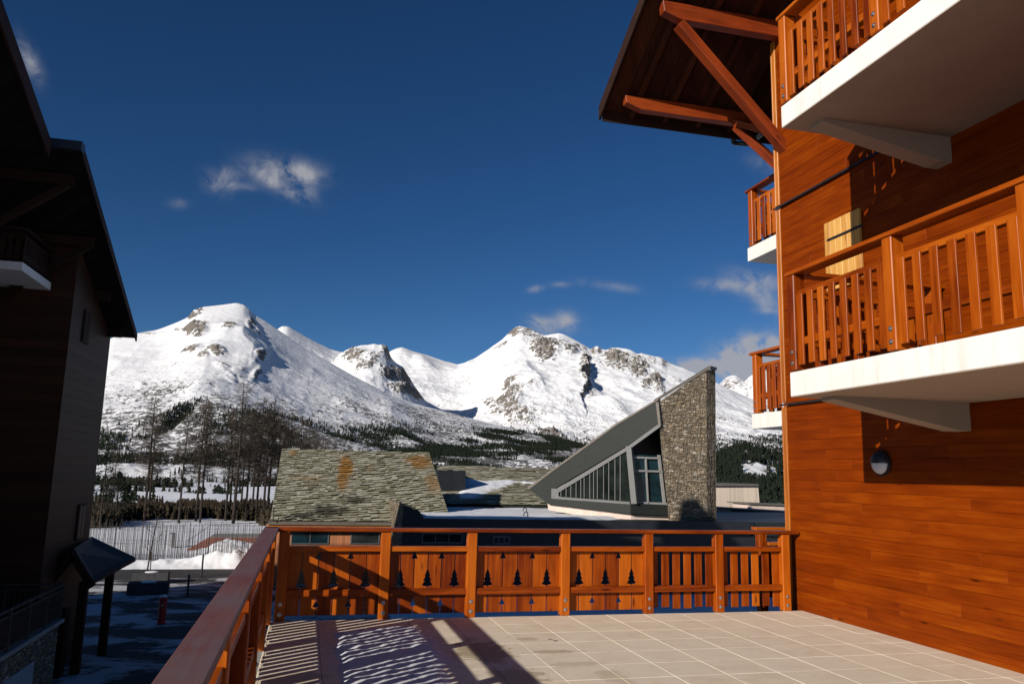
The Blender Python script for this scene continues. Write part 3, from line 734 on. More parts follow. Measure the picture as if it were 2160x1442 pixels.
# lower terrace of the left chalet
TX, TY, TZ = -7.05, 27.9, -2.95
lt = empty('terrace', (TX, TY, GZ), label='lower stone-walled terrace with picket railing at the bottom left corner', cat='terrace')
def ltp(mb, name, mt_, par=None):
    o = mb.build(name, mt_, None); o.parent = par or lt
    if par is None: o.matrix_parent_inverse = Matrix.Translation((-TX, -TY, -GZ))
    return o
mb = MB(); mb.box(-10.12, TX, 12, TY, GZ, TZ-.12); ltp(mb, 'wall', M['stone'])
mb = MB(); mb.box(-10.12, TX+.12, 12, TY+.12, TZ-.119, TZ); ltp(mb, 'coping', M['concrete_dk'])
mb = MB(); mb.box(TX-.01, TX+.03, 21.6, 25.8, GZ, TZ-.75); ltp(mb, 'garage_door', M['white_wall'])
for a_, b2, in (((TX, TY, 0), (TX, 12, 0)), ((-10.1, TY, 0), (TX-.05, TY, 0))):
    L_ = (Vector(b2)-Vector(a_)).length; d_ = (Vector(b2)-Vector(a_)).normalized()
    mb = MB(); mb.beam(Vector(a_)+Vector((0, 0, TZ+1.02)), Vector(b2)+Vector((0, 0, TZ+1.02)), .10, .06); mb.beam(Vector(a_)+Vector((0, 0, TZ+.86)), Vector(b2)+Vector((0, 0, TZ+.86)), .05, .05); ltp(mb, 'handrail', M['stake'])
    for k in range(int(L_/1.5)+1):
        p = Vector(a_)+d_*k*1.5; mb = MB(); mb.beam(p+Vector((0, 0, TZ)), p+Vector((0, 0, TZ+1.0)), .08, .08, tuple(d_)); ltp(mb, 'post', M['stake'])
    mb = MB()
    for k in range(int(L_/.14)):
        p = Vector(a_)+d_*(k+.5)*.14; mb.beam(p+Vector((0, 0, TZ+.06)), p+Vector((0, 0, TZ+.84)), .06, .02, tuple(d_))
    mb.beam(Vector(a_)+Vector((0, 0, TZ+.08)), Vector(b2)+Vector((0, 0, TZ+.08)), .05, .05); ltp(mb, 'picket_panel', M['stake'])
gx = np.linspace(-10.1, TX-.25, 40); gy = np.linspace(14, TY-.3, 120); A_, B_ = np.meshgrid(gx, gy, indexing='ij')
hz = TZ+.12*np.minimum(1, np.minimum((A_+10.8)/.4, np.minimum((TX-.3-A_)/.4, (TY-.4-B_)/.5)))+.05*fbm(A_*1.5, B_*1.5, 4, 8)-.01
o = grid_obj('snow_patch', np.stack([A_, B_, hz], -1), M['snow']); tag(o, kind='structure')
# ------------------------------------------------------------------ stone-roofed hall and its neighbours
nt, b, t, c = M['shingle_nt']
def lichen(c, p, rx, ry, rz_, col, amt):
    q = mapping(nt, t, (1/rx, 1/ry, 1/rz_), (0, 0, 0), (-p.x/rx, -p.y/ry, -p.z/rz_))
    ln = N(nt, 'ShaderNodeVectorMath', operation='LENGTH'); lk(nt, q, ln.inputs[0])
    d = mth(nt, 'ADD', ln.outputs['Value'], mth(nt, 'MULTIPLY_ADD', noise(nt, t, 2.2, 5, .7).outputs['Fac'], 1.6, -.8))
    return mix(nt, mth(nt, 'MULTIPLY', ramp(nt, d, [(.5, (1,1,1)), (1.1, (0,0,0))]), amt), c, col)
HY0, HY1 = 49.6, 58.0
rl, rr_ = at(595, 945, Y=HY1), at(905, 955, Y=HY1); el = at(570, 1098, Y=HY0); er2 = Vector((at(949, 1080, Y=HY0).x+.1, HY0, el.z)); rr_.z = rl.z
for (px, py, rx, rz_, a_) in ((730, 985, .55, 1.5, .95), (722, 1012, .45, 1.3, .8), (620, 955, .35, .3, .6), (885, 972, 1.1, .8, .8), (915, 1020, .8, 1.1, .5), (640, 1010, 1.6, .22, .35), (780, 985, .3, .4, .4)):
    fy = HY1-(py-945)/150*(HY1-HY0); p = at(px, py, Y=fy); c = lichen(c, p, rx, 1.6*rz_+.3, rz_, (.36, .17, .035), a_)
for (px, py, rx, rz_) in ((690, 1078, 1.5, .55), (745, 1055, .9, .45), (640, 1088, 1.2, .3)):
    fy = HY0+(1098-py)/150*(HY1-HY0); p = at(px, py, Y=fy); q = mapping(nt, t, (1/rx, 1/(1.6*rz_+.3), 1/rz_), (0, 0, 0), (-p.x/rx, -p.y/(1.6*rz_+.3), -p.z/rz_))
    ln = N(nt, 'ShaderNodeVectorMath', operation='LENGTH'); lk(nt, q, ln.inputs[0]); d = mth(nt, 'ADD', ln.outputs['Value'], mth(nt, 'MULTIPLY_ADD', noise(nt, t, 2.6, 5, .7).outputs['Fac'], 2.4, -1.2))
    c = mix(nt, mth(nt, 'MULTIPLY', ramp(nt, d, [(.5, (1,1,1)), (1.0, (0,0,0))]), .85), c, (.035, .032, .026))
lk(nt, c, b.inputs['Base Color']); bump(nt, b, noise(nt, t, 9, 6, .7).outputs['Fac'], .7, .04)
del M['shingle_nt']
hall = empty('stone_roofed_hall', (3, 41, GZ), label='low wooden hall under a big pitched roof of lichen-stained stone shingles', cat='building')
def hp(mb, name, mt_, par=None, bevel=0):
    o = mb.build(name, mt_, None, bevel); o.parent = par or hall
    if par is None: o.matrix_parent_inverse = Matrix.Translation((-3, -41, -GZ))
    return o
def shingles(A, B, C, D, rows, w, mb, skew=0, jit=.04, tilt=0.0, gap=.84):
    """A,B eave left/right, D,C ridge left/right; rows may climb to one side"""
    A, B, C, D = map(Vector, (A, B, C, D)); nrm = (B-A).cross(D-A).normalized()
    L_ = (B-A).length; dn0 = (A-D).normalized()
    def P(u, f): f = min(max(f, 0), 1); return A.lerp(D, f).lerp(B.lerp(C, f), u)
    for r_ in range(-int(rows*abs(tilt))-1, rows+int(rows*abs(tilt))+1):
        u0 = -rnd.random()*w/L_
        while u0 < 1:
            u1 = u0+(w/L_)*rnd.uniform(.55, 1.45); a_, b_ = max(u0, 0), min(u1-.02*w/L_, 1)
            if b_-a_ > .15*w/L_:
                j = rnd.uniform(-.16, .10)
                fa = (r_+j)/rows+tilt*(a_-.5)+skew*math.sin(a_*7+r_*.07)/6; fb = (r_+j+rnd.uniform(-.12, .12))/rows+tilt*(b_-.5)+skew*math.sin(b_*7+r_*.07)/6
                ta_ = fa+gap/rows; tb_ = fb+gap/rows
                if min(ta_, tb_) > .004 and max(fa, fb) < .985:
                    th = rnd.uniform(.05, .11)
                    mb.prism([P(a_, fa)+nrm*th, P(b_, fb)+nrm*th, P(b_, tb_)+nrm*(th*.45), P(a_, ta_)+nrm*(th*.45)], nrm*(-.03), tint=rnd.random())
            u0 = u1
mb = MB(); shingles(el, er2, rr_, rl, 34, .36, mb, .05, tilt=.20, gap=.80); hp(mb, 'roof', M['shingle'])
nrm = (er2-el).cross(rl-el).normalized()
mb = MB(); mb.prism([el, er2, rr_, rl], nrm*(-.16)); mb.prism([Vector((rl.x, HY1+.02, rl.z)), Vector((rr_.x, HY1+.02, rr_.z)), Vector((rr_.x, HY1+5, rr_.z-3.4)), Vector((rl.x, HY1+5, rl.z-3.4))], (0, 0, -.16)); hp(mb, 'roof_base', M['roof_dark'])
mb = MB(); mb.box(el.x-.1, er2.x, HY0-.14, HY0-.02, el.z-.20, el.z-.02); mb.box(el.x-.1, er2.x, HY0-.02, HY0+.1, el.z-.26, el.z-.17); hp(mb, 'gutter_board', M['fascia_grey'])
mb = MB(); mb.box(el.x-.2, er2.x, HY0+.4, HY0+.6, GZ, el.z-.18); mb.box(el.x-.2, el.x-.08, HY0+.6, HY0+11, GZ, -2.2); hp(mb, 'wall', M['vert_clad'])
mb = MB(); mb.box(el.x-.05, er2.x, HY0-.3, HY0+.39, el.z-.40, el.z-.262); hp(mb, 'eave_soffit', M['trim'])
def win(px0, px1, py0, py1, Y, par, builder, g='glass', nm=2):
    a_ = at(px0, py0, Y=Y); b_ = at(px1, py1, Y=Y)
    mb = MB(); x0, x1, z1, z0 = a_.x, b_.x, a_.z, b_.z; fw = .06
    mb.box(x0, x1, Y-.05, Y, z0, z0+fw); mb.box(x0, x1, Y-.05, Y, z1-fw, z1); mb.box(x0, x0+fw, Y-.05, Y, z0+fw, z1-fw); mb.box(x1-fw, x1, Y-.05, Y, z0+fw, z1-fw)
    for k in range(1, nm): xm = x0+(x1-x0)*k/nm; mb.box(xm-.02, xm+.02, Y-.045, Y, z0+fw, z1-fw)
    w_ = builder(mb, 'window', M['grey_frame']); mb = MB(); mb.box(x0+fw, x1-fw, Y-.018, Y-.003, z0+fw, z1-fw); mb.build('pane', M[g], w_)
    return w_
win(615, 693, 1117, 1147, HY0+.395, None, hp, 'glass_teal', 2); win(740, 800, 1123, 1147, HY0+.395, None, hp, 'glass', 1)
mb = MB(); p = at(578, 1068, Y=HY0-.3); mb.tube((p.x, HY0-.3, -1.3), (p.x, HY0-.3, p.z), .035, n=8); hp(mb, 'vent_pipe', M['stake'])
# dark flat-roofed building
FY = 44.2
pa = at(850, 1062, Y=FY); zf = at(1000, 1094, Y=FY).z; xl = pa.x
flat = empty('flat_roofed_building', (12, FY, GZ), label='black-clad flat-roofed building behind the front railing with snow on its roof', cat='building')
def fp(mb, name, mt_, par=None, bevel=0):
    o = mb.build(name, mt_, None, bevel); o.parent = par or flat
    if par is None: o.matrix_parent_inverse = Matrix.Translation((-12, -FY, -GZ))
    return o
mb = MB(); mb.box(xl+.05, 52, FY+.3, 60.0, GZ, zf-.10); fp(mb, 'wall', M['black_clad'])
xe = at(1590, 1100, Y=FY).x
mb = MB(); mb.box(xl+.0, xe, FY, FY+.29, zf-.75, zf); mb.box(xl+.3, xe-.2, FY+.29, FY+.5, zf-.12, zf-.01); fp(mb, 'fascia', M['black_clad'], bevel=.01)
mb = MB(); mb.box(xe+.002, 52, FY+.1, FY+.5, zf-.85, zf-.05); fp(mb, 'fascia', M['grey_clad'], bevel=.01)
mb = MB(); mb.box(xl-.02, xl+.04, FY+.01, 55, GZ, pa.z-.03); fp(mb, 'side_wall', M['stone'])
p2_ = at(880, 1073, Y=FY+.02)
mb = MB(); mb.prism([(xl+.042, FY-.01, zf-.76), (p2_.x+.35, FY-.01, zf-.76), (p2_.x+.35, FY-.01, zf+.06), (p2_.x, FY-.01, p2_.z-.06), (xl+.042, FY-.01, pa.z-.04)], (0, .25, 0)); mb.prism([(xl+.042, FY+.25, zf-.3), (xl+.34, FY+.25, zf-.3), (xl+.34, FY+.25, pa.z-.2), (xl+.042, FY+.25, pa.z-.04)], (0, 11.5, 0)); fp(mb, 'parapet', M['black_clad'])
mb = MB(); mb.prism([(xl-.04, FY-.04, pa.z-.028), (xl+.045, FY-.04, pa.z-.028), (xl+.04, FY-.04, pa.z+.02), (xl-.04, FY-.04, pa.z+.02)], (0, 12, 0)); mb.prism([(xl+.046, FY-.04, pa.z-.03), (p2_.x+.02, FY-.04, p2_.z-.055), (p2_.x+.36, FY-.04, zf+.065), (p2_.x+.36, FY-.04, zf+.10), (p2_.x+.02, FY-.04, p2_.z-.01), (xl+.046, FY-.04, pa.z+.02)], (0, .33, 0)); fp(mb, 'coping', M['fascia_grey'])
for (a0, a1, b0, b1, g) in ((890, 975, 1123, 1145, 'glass'), (1040, 1075, 1130, 1147, 'glass')):
    win(a0, a1, b0, b1, FY+.298, None, fp, g, 3)
# snow lying on the flat roof
gx = np.linspace(xl+.6, 40, 150); gy = np.linspace(FY+.5, 59.5, 80); A_, B_ = np.meshgrid(gx, gy, indexing='ij')
ed = np.minimum.reduce([(A_-xl-.8)/.8, np.full_like(A_, 1.), (59.3-B_)/.6, (B_-FY-.52)/.25, (16.8-A_+.8*(B_-FY))/1.5])+.5*fbm(A_*.5, B_*.5, 4, 21)
hz = zf-.13+.16*np.clip(ed, -.5, 1)+.03*fbm(A_*.8, B_*.8, 4, 22)*np.clip(ed+.4, 0, 1)
tag(grid_obj('roof_snow', np.stack([A_, B_, hz], -1), M['snow'], None), kind='structure')
for (px, py) in ((1107, 1080), (1109, 1090)):
    p = at(px, py, Z=zf); v = empty('roof_vent', (p.x, p.y, zf), label='small dark curved vent on the snowy flat roof, %s of the two' % ('farther' if py < 1085 else 'nearer'), cat='vent', group='roof vents on the flat roof')
    mb = MB()
    pts = [Vector((.12*math.cos(a_), 0, .18+.12*math.sin(a_))) for a_ in [math.pi*k/8 for k in range(9)]]; pts = [Vector((.12, 0, 0))]+pts+[Vector((-.12, 0, .08))]
    for q0, q1 in zip(pts[:-1], pts[1:]): mb.tube(q0, q1, .03, n=8)
    mb.build('pipe', M['metal_dark'], v, smooth=True)
    mb = MB(); mb.box(.07, .17, -.05, .05, -.05, .02); mb.build('base', M['metal_dark'], v)
# long shingle roof behind, half under snow
back = empty('shingled_building', (12, 56, GZ), label='long low building behind the hall, shingled roof partly under snow', cat='building')
def bp(mb, name, mt_, par=None):
    o = mb.build(name, mt_, None); o.parent = par or back
    if par is None: o.matrix_parent_inverse = Matrix.Translation((-12, -56, -GZ))
    return o
BY0, BY1 = 60.2, 72.0
A0 = at(930, 1062, Y=BY0); B0 = at(1260, 1068, Y=BY0); D0 = at(922, 981, Y=BY1); C0 = at(1260, 985, Y=BY1); B0.z = A0.z; C0.z = D0.z
mb = MB(); shingles(A0, B0, C0, D0, 26, .45, mb, .05, tilt=.10, gap=.80); bp(mb, 'roof', M['shingle'])
mb = MB(); mb.prism([A0+Vector((0, 0, -.03)), B0+Vector((0, 0, -.03)), C0+Vector((0, 0, -.03)), D0+Vector((0, 0, -.03))], (0, 0, -.2)); mb.box(A0.x, B0.x, BY0, BY0+.2, GZ, A0.z-.24); bp(mb, 'wall', M['grey_clad'])
dA = at(921, 991, Y=66); dB = at(970, 993, Y=66)
mb = MB(); mb.prism([(dA.x-.4, 50.5, dA.z-2.2), (dB.x, 55, dB.z), (dA.x-.4, 55, dB.z)], (0, .0001, 0)) if False else None
mb = MB(); mb.box(dA.x-.3, dB.x, 63.4, 69, A0.z, dA.z); o = bp(mb, 'dormer_shadow', M['black_clad'])  # black box standing for the shadow gap at the dormer
gx = np.linspace(0, 1, 90); gy = np.linspace(0, 1, 50); A_, B_ = np.meshgrid(gx, gy, indexing='ij')
P_ = np.zeros(A_.shape+(3,))
for k in range(3): P_[..., k] = (A0[k]*(1-A_)+B0[k]*A_)*(1-B_)+(D0[k]*(1-A_)+C0[k]*A_)*B_
ed = np.minimum.reduce([(A_-.10)*9, (.60-B_)*9, (B_-.10-.42*np.exp(-((A_-.48)/.20)**2))*9, (.82-A_)*9])+.7*fbm(A_*12, B_*7, 4, 31)
P_[..., 2] += .05+.16*np.clip(ed, -1, 1); tag(grid_obj('roof_snow', P_, M['snow']), kind='structure')

# ------------------------------------------------------------------ wedge-shaped building with the stone tower
wedge = empty('wedge_building', (20, 46, GZ), label='modern wedge-shaped building in dark grey sheet metal with slanted glazing and stone tower', cat='building')
def wp(mb, name, mt_, par=None, bevel=0):
    o = mb.build(name, mt_, None, bevel); o.parent = par or wedge
    if par is None: o.matrix_parent_inverse = Matrix.Translation((-20, -46, -GZ))
    return o
Pa = at(1115, 1030, Y=51.6); Pb = at(1330, 1080, Y=46.9)
pdir = Vector((Pb.x-Pa.x, Pb.y-Pa.y, 0)).normalized(); pn = Vector((pdir.y, -pdir.x, 0))   # outward, towards the terrace
def onp(px, py, off=0):
    o_ = Vector((0, 0, CAM_H)); d = ray(px, py); q = Vector((Pa.x, Pa.y, 0))+pn*off
    t_ = (q-o_).dot(pn)/d.dot(pn); return o_+d*t_
def ppoly(pts, off, th, name, mt_, par=None, bevel=0):
    P_ = [onp(x, y, off) for x, y in pts]; mb = MB(); mb.prism(P_, -pn*th, ax=0); return wp(mb, name, mt_, par, bevel)
# cladding panel: rake band, left nose, sill band
ppoly([(1115, 1030), (1165, 992), (1300, 895), (1388, 842), (1393, 893), (1325, 938), (1170, 1030), (1166, 1040), (1166, 1047), (1330, 1060), (1330, 1083), (1155, 1062)], 0, .35, 'cladding', M['grey_clad'])
ppoly([(1112, 1028), (1165, 989), (1300, 892), (1389, 839), (1389, 843), (1300, 897), (1165, 994), (1117, 1031)], .05, .45, 'roof_edge', M['fascia_grey'])
ppoly([(1166, 1036), (1325, 940), (1392, 892), (1392, 900), (1326, 948), (1180, 1037)], .03, .12, 'window_frame', M['grey_frame'])
ppoly([(1163, 1030), (1178, 1030), (1178, 1046), (1163, 1046)], .035, .12, 'window_frame', M['grey_frame'])
ppoly([(1163, 1046), (1328, 1058), (1328, 1063), (1163, 1051)], .04, .14, 'window_frame', M['grey_frame'])
gl = ppoly([(1175, 1040), (1322, 946), (1329, 1058), (1175, 1046)], -.10, .05, 'glazing', M['glass'])
for (x0, y0, y1_) in ((1183, 1034, 1046), (1194, 1027, 1047), (1204, 1020, 1048), (1215, 1014, 1049), (1225, 1008, 1050), (1232, 1003, 1050), (1244, 996, 1051), (1252, 990, 1052), (1260, 985, 1052), (1273, 977, 1053), (1284, 970, 1054), (1297, 961, 1055), (1308, 955, 1056)):
    P_ = [onp(x0-.6, y0-1, -.03), onp(x0+.7, y0-1, -.03), onp(x0+.7, y1_, -.03), onp(x0-.6, y1_, -.03)]; mb = MB(); mb.prism(P_, -pn*.07); wp(mb, 'mullion', M['grey_frame'])
ppoly([(1320, 940), (1331, 941), (1343, 1062), (1331, 1062)], .07, .35, 'corner_post', M['grey_frame'])
# base of pale concrete
P_ = [onp(1155, 1063, -.35), onp(1332, 1084, -.35), onp(1332, 1106, -.35), onp(1157, 1075, -.35)]; mb = MB(); mb.prism(P_, -pn*.5); wp(mb, 'base', M['concrete'])
# second glazed face, parallel to the terrace front
FX0, FY2 = onp(1332, 1060).x, onp(1332, 1060).y
def q2(px, py, dy=0): return at(px, py, Y=FY2+dy)
def p2poly(pts, dy, th, name, mt_, bevel=0):
    mb = MB(); mb.prism([q2(x, y, dy) for x, y in pts], (0, th, 0)); return wp(mb, name, mt_, None, bevel)
p2poly([(1331, 1061), (1419, 1065), (1419, 1087), (1331, 1083)], 0, .4, 'cladding', M['grey_clad'])
p2poly([(1331, 1085), (1422, 1088), (1424, 1106), (1331, 1105)], .35, .5, 'base', M['concrete'])
p2poly([(1336, 958), (1399, 960), (1410, 1063), (1340, 1060)], .45, .06, 'glazing', M['glass_teal'])
for pts in ([(1332, 942), (1335, 942), (1343, 1062), (1340, 1062)], [(1361, 965), (1364, 965), (1369, 1063), (1367, 1063)], [(1388, 959), (1393, 959), (1405, 1063), (1400, 1063)],
            [(1335, 962), (1394, 964), (1394, 968), (1336, 966)], [(1336, 990), (1398, 992), (1398, 996), (1337, 994)], [(1339, 1057), (1408, 1060), (1408, 1065), (1339, 1062)]):
    p2poly(pts, .28, .14, 'mullion', M['light_frame'])
# soffit and roof body running back
S0, S1, S2, S3 = onp(1120, 1028, -.36), onp(1390, 843, -.36), onp(1393, 893, -.36), onp(1322, 940, -.36)
mb = MB(); mb.prism([onp(1118, 1029, -.36), onp(1388, 843, -.36), onp(1392, 892, -.36), onp(1325, 938, -.36), onp(1170, 1031, -.36)], Vector((2.5, 9, 0))); wp(mb, 'roof', M['dkwood'])
mb = MB(); mb.prism([at(1331, 1085, Y=FY2+1.0), at(1425, 1088, Y=FY2+1.0), at(1425, 960, Y=FY2+1.0), at(1400, 890, Y=FY2+1.0), at(1394, 890, Y=FY2+1.0), at(1331, 935, Y=FY2+1.0)], (1.5, 4, 0)); wp(mb, 'inner_wall', M['black_clad'])
mb = MB(); mb.prism([onp(1180, 1046, -1.2), onp(1325, 1056, -1.2), onp(1325, 1000, -1.2), onp(1180, 1038, -1.2)], Vector((1.5, 5, 0))); wp(mb, 'interior', M['black_clad'])
# stone tower: wide sunny face, narrow right face
TYa, TYc = 45.85, 45.0
ta = lambda px, py: at(px, py, Y=TYa-(px-1387)/103*(TYa-TYc))
A1, A2, A3, A4 = ta(1415, 1125), ta(1386, 850), ta(1490, 780), ta(1491, 1125)
bk = Vector((2.35, 3.6, 0))
mb = MB()
def quadgrid(mb, a_, b_, c_, d_): mb.face([a_, b_, c_, d_])
C3 = at(1509, 780, Y=45.45); C4 = at(1511, 1125, Y=45.45); A1d, A2d = A1+Vector((2.2, 5, 0)), A2+Vector((2.2, 5, 0))
for f_ in ([A1, A4, A3, A2], [A4, C4, C3, A3], [A2, A3, C3, A2d], [A1, A2, A2d, A1d], [A1d, A2d, C3, C4]): mb.face(f_)
for dz_ in (0,): 
    lo1, lo4, loc = Vector((A1.x, A1.y, GZ)), Vector((A4.x, A4.y, GZ)), Vector((C4.x, C4.y, GZ))
    mb.face([lo1, lo4, A4, A1]); mb.face([lo4, loc, C4, A4])
tw = wp(mb, 'stone_tower', M['stone'])
bm = bmesh.new(); bm.from_mesh(tw.data); bmesh.ops.remove_doubles(bm, verts=bm.verts, dist=.001); bmesh.ops.subdivide_edges(bm, edges=bm.edges, cuts=40, use_grid_fill=True)
for v in bm.verts:
    v.co += Vector((random.Random(int(v.co.z*9999)).uniform(-.012, .012), random.Random(int(v.co.x*9999+v.co.z*77)).uniform(-.02, .02), 0))
bm.to_mesh(tw.data); bm.free()
mb = MB(); cpo = [ta(1384, 848), ta(1495, 777)]; zup = Vector((0, 0, .16))
mb.prism([cpo[0]-pn*0+Vector((-.06, -.08, 0)), cpo[1]+Vector((.08, -.08, 0)), cpo[1]+Vector((.08, -.08, .17)), cpo[0]+Vector((-.06, -.08, .17))], (0, .3, 0))
mb.prism([cpo[1]+Vector((.081, -.08, 0)), C3+Vector((.1, -.02, 0)), C3+Vector((.1, -.02, .17)), cpo[1]+Vector((.081, -.08, .17))], (0, .3, 0)); wp(mb, 'coping', M['fascia_grey'])
mb = MB(); P0_ = onp(1386, 850, .03); mb.prism([onp(1383, 848, .06), onp(1389, 848, .06), onp(1394, 898, .06), onp(1389, 898, .06)], -pn*.3); wp(mb, 'cladding_end', M['fascia_grey'])
# vent pipes beyond the roof edge
for k, px in enumerate((1177, 1182)):
    p = at(px, 985, Y=63.6); mb = MB(); mb.tube((p.x, 63.6, p.z-.6), (p.x, 63.6, p.z+.35), .06, n=8); mb.tube((p.x, 63.6, p.z+.35), (p.x, 63.6, p.z+.42), .09, n=8)
    tag(mb.build('vent_pipe', M['metal']), '%s of two thin pale vent pipes above the shingled roof' % ('left' if k == 0 else 'right'), 'pipe', 'vent pipes on the shingled roof')
# pale ribbed building, dark roofs and walls on the right
rb = empty('ribbed_building', (34, 60, GZ), label='pale ribbed box building right of the stone tower', cat='building')
def rp(mb, name, mt_, par=None):
    o = mb.build(name, mt_, None); o.parent = par or rb
    if par is None: o.matrix_parent_inverse = Matrix.Translation((-34, -60, -GZ))
    return o
a_, b_, c_, d_ = at(1395, 1022, Y=72), at(1599, 1022, Y=72), at(1603, 1072, Y=72), at(1395, 1075, Y=72)
mb = MB(); mb.prism([a_, b_, c_, d_], (0, 8, 0)); rp(mb, 'wall', M['pale_ribbed'])
mb = MB(); mb.prism([at(1395, 1020, Y=71.7), at(1600, 1020, Y=71.7), at(1600, 1024, Y=71.7), at(1395, 1024, Y=71.7)], (0, 8.3, 0)); rp(mb, 'roof', M['fascia_grey'])
mb = MB(); mb.prism([at(1400, 1075.5, Y=72.1), at(1602.5, 1072.5, Y=72.1), at(1602.5, 1220, Y=72.1), at(1400, 1220, Y=72.1)], (0, 7.8, 0)); rp(mb, 'plinth', M['concrete_dk'])
lo = empty('low_roofed_block', (34, 50, GZ), label='low block with thin slab roofs and dark navy wall beside the ribbed building', cat='building')
def lp_(mb, name, mt_):
    o = mb.build(name, mt_, None); o.parent = lo; o.matrix_parent_inverse = Matrix.Translation((-34, -50, -GZ)); return o
YL = 60.5
mb = MB(); mb.prism([at(1509, 1069, Y=YL), at(1700, 1080, Y=YL), at(1700, 1083, Y=YL), at(1509, 1072, Y=YL)], (0, 4, 0)); lp_(mb, 'roof', M['fascia_grey'])
mb = MB(); mb.prism([at(1580, 1060.5, Y=66), at(1700, 1065, Y=66), at(1700, 1068, Y=66), at(1580, 1063, Y=66)], (0, 4, 0)); lp_(mb, 'roof', M['fascia_grey'])
mb = MB(); mb.prism([at(1582, 1063, Y=66.2), at(1700, 1068, Y=66.2), at(1700, 1090, Y=66.2), at(1582, 1090, Y=66.2)], (0, 3, 0)); lp_(mb, 'wall', M['concrete'])
mb = MB(); mb.prism([at(1546, 1073, Y=YL+.2), at(1632, 1079, Y=YL+.2), at(1632, 1160, Y=YL+.2), at(1549, 1160, Y=YL+.2)], (0, 3, 0)); lp_(mb, 'wall', M['black_clad'])
mb = MB(); mb.prism([at(1509, 1071, Y=YL+.4), at(1546, 1073, Y=YL+.4), at(1549, 1160, Y=YL+.4), at(1509, 1160, Y=YL+.4)], (0, 3, 0)); lp_(mb, 'wall', M['concrete'])
mb = MB(); mb.prism([at(1632.5, 1080, Y=YL+.3), at(1700, 1083, Y=YL+.3), at(1700, 1160, Y=YL+.3), at(1632.5, 1160, Y=YL+.3)], (0, 3, 0)); lp_(mb, 'wall', M['stone'])

# ------------------------------------------------------------------ ground
def gheight(D):
    return np.interp(D, [0, 112, 150, 200, 260, 420, 800, 1500, 2500, 5000, 14000], [GZ, GZ, GZ-1.1, GZ-2.4, GZ-4, GZ-7.2, GZ-12, GZ-16, GZ-18, GZ-20, GZ-20])
mt, nt, b = mat('ground_cover', .85, .1)
t = N(nt, 'ShaderNodeTexCoord').outputs['Object']
n1 = noise(nt, t, .05, 8, .65).outputs['Fac']; n2 = noise(nt, t, .6, 6, .7).outputs['Fac']
snowc = ramp(nt, n2, [(.3, (.72, .74, .79)), (.6, (.86, .87, .90))])
gr = ramp(nt, n2, [(.3, (.045, .055, .016)), (.7, (.13, .13, .04))])
ga = N(nt, 'ShaderNodeAttribute'); ga.attribute_name = 'grass'
f = mth(nt, 'ADD', ga.outputs['Fac'], mth(nt, 'MULTIPLY_ADD', n1, 2.4, -1.2)); f = mth(nt, 'ADD', f, mth(nt, 'MULTIPLY_ADD', n2, .8, -.4))
c = mix(nt, ramp(nt, f, [(.45, (0,0,0)), (.58, (1,1,1))]), snowc, gr)
lk(nt, c, b.inputs['Base Color']); bump(nt, b, n2, .5, .15); M['ground'] = mt; M['brush'] = simple('brown_brushwood', (.048, .037, .025), .95, .05, .8, .5)
naz, nr = 900, 170
azs = np.radians(np.linspace(-180, 180, naz)); rs = np.concatenate([np.linspace(2, 130, 60), np.geomspace(133, 13000, nr-60)])
AZ, RR = np.meshgrid(azs, rs, indexing='ij')
Xg, Yg = RR*np.sin(AZ), RR*np.cos(AZ)
Zg = gheight(RR) + np.clip((RR-118)/60, 0, 1)*(fbm(Xg/60, Yg/60, 4, 41)*2.0*np.clip(RR/300, .3, 1)) + np.clip((RR-300)/300, 0, 1)*fbm(Xg/260, Yg/260, 4, 42)*9
grass = np.exp(-((RR-138-25*fbm(AZ*22, RR*0+3., 3, 7))/38)**2)*(.62+.5*fbm(Xg/22, Yg/14, 4, 9)) + .12*np.exp(-((RR-500)/200)**2)
grass = grass*np.where(AZ < .25, 1, .6)
grass[RR < 88] = 0.0
tag(grid_obj('ground', np.stack([Xg, Yg, Zg], -1), M['ground'], attrs={'grass': grass}), kind='structure')
# yard and road: asphalt with trodden snow
mt, nt, b = mat('asphalt_with_snow', .8, .2)
t = N(nt, 'ShaderNodeTexCoord').outputs['Object']
s_ = N(nt, 'ShaderNodeSeparateXYZ'); lk(nt, t, s_.inputs[0])
n1 = noise(nt, mapping(nt, t, (.28, .5, 1)), 1, 9, .68, .4).outputs['Fac']; n2 = noise(nt, t, 6, 5, .7).outputs['Fac']
asph = ramp(nt, n2, [(.3, (.034, .033, .034)), (.7, (.065, .062, .06))])
lim = mth(nt, 'MULTIPLY', mth(nt, 'SUBTRACT', s_.outputs[1], 53.2), .5)
f = mth(nt, 'SUBTRACT', n1, mth(nt, 'MAXIMUM', lim, 0))
f = mth(nt, 'ADD', f, mth(nt, 'MULTIPLY_ADD', n2, .08, -.04))
msk = ramp(nt, f, [(.475, (0,0,0)), (.55, (1,1,1))])
lk(nt, mix(nt, mth(nt, 'MULTIPLY', msk, .85), asph, (.60, .60, .62)), b.inputs['Base Color']); bump(nt, b, mth(nt, 'ADD', msk, mth(nt, 'MULTIPLY', n2, .3)), .6, .04); M['yard'] = mt
mb = MB(); mb.face([(-34, 6, GZ+.006), (4.2, 6, GZ+.006), (4.2, 57.6, GZ+.006), (-34, 58.6, GZ+.006)]); o = mb.build('road', M['yard']); tag(o, kind='structure')
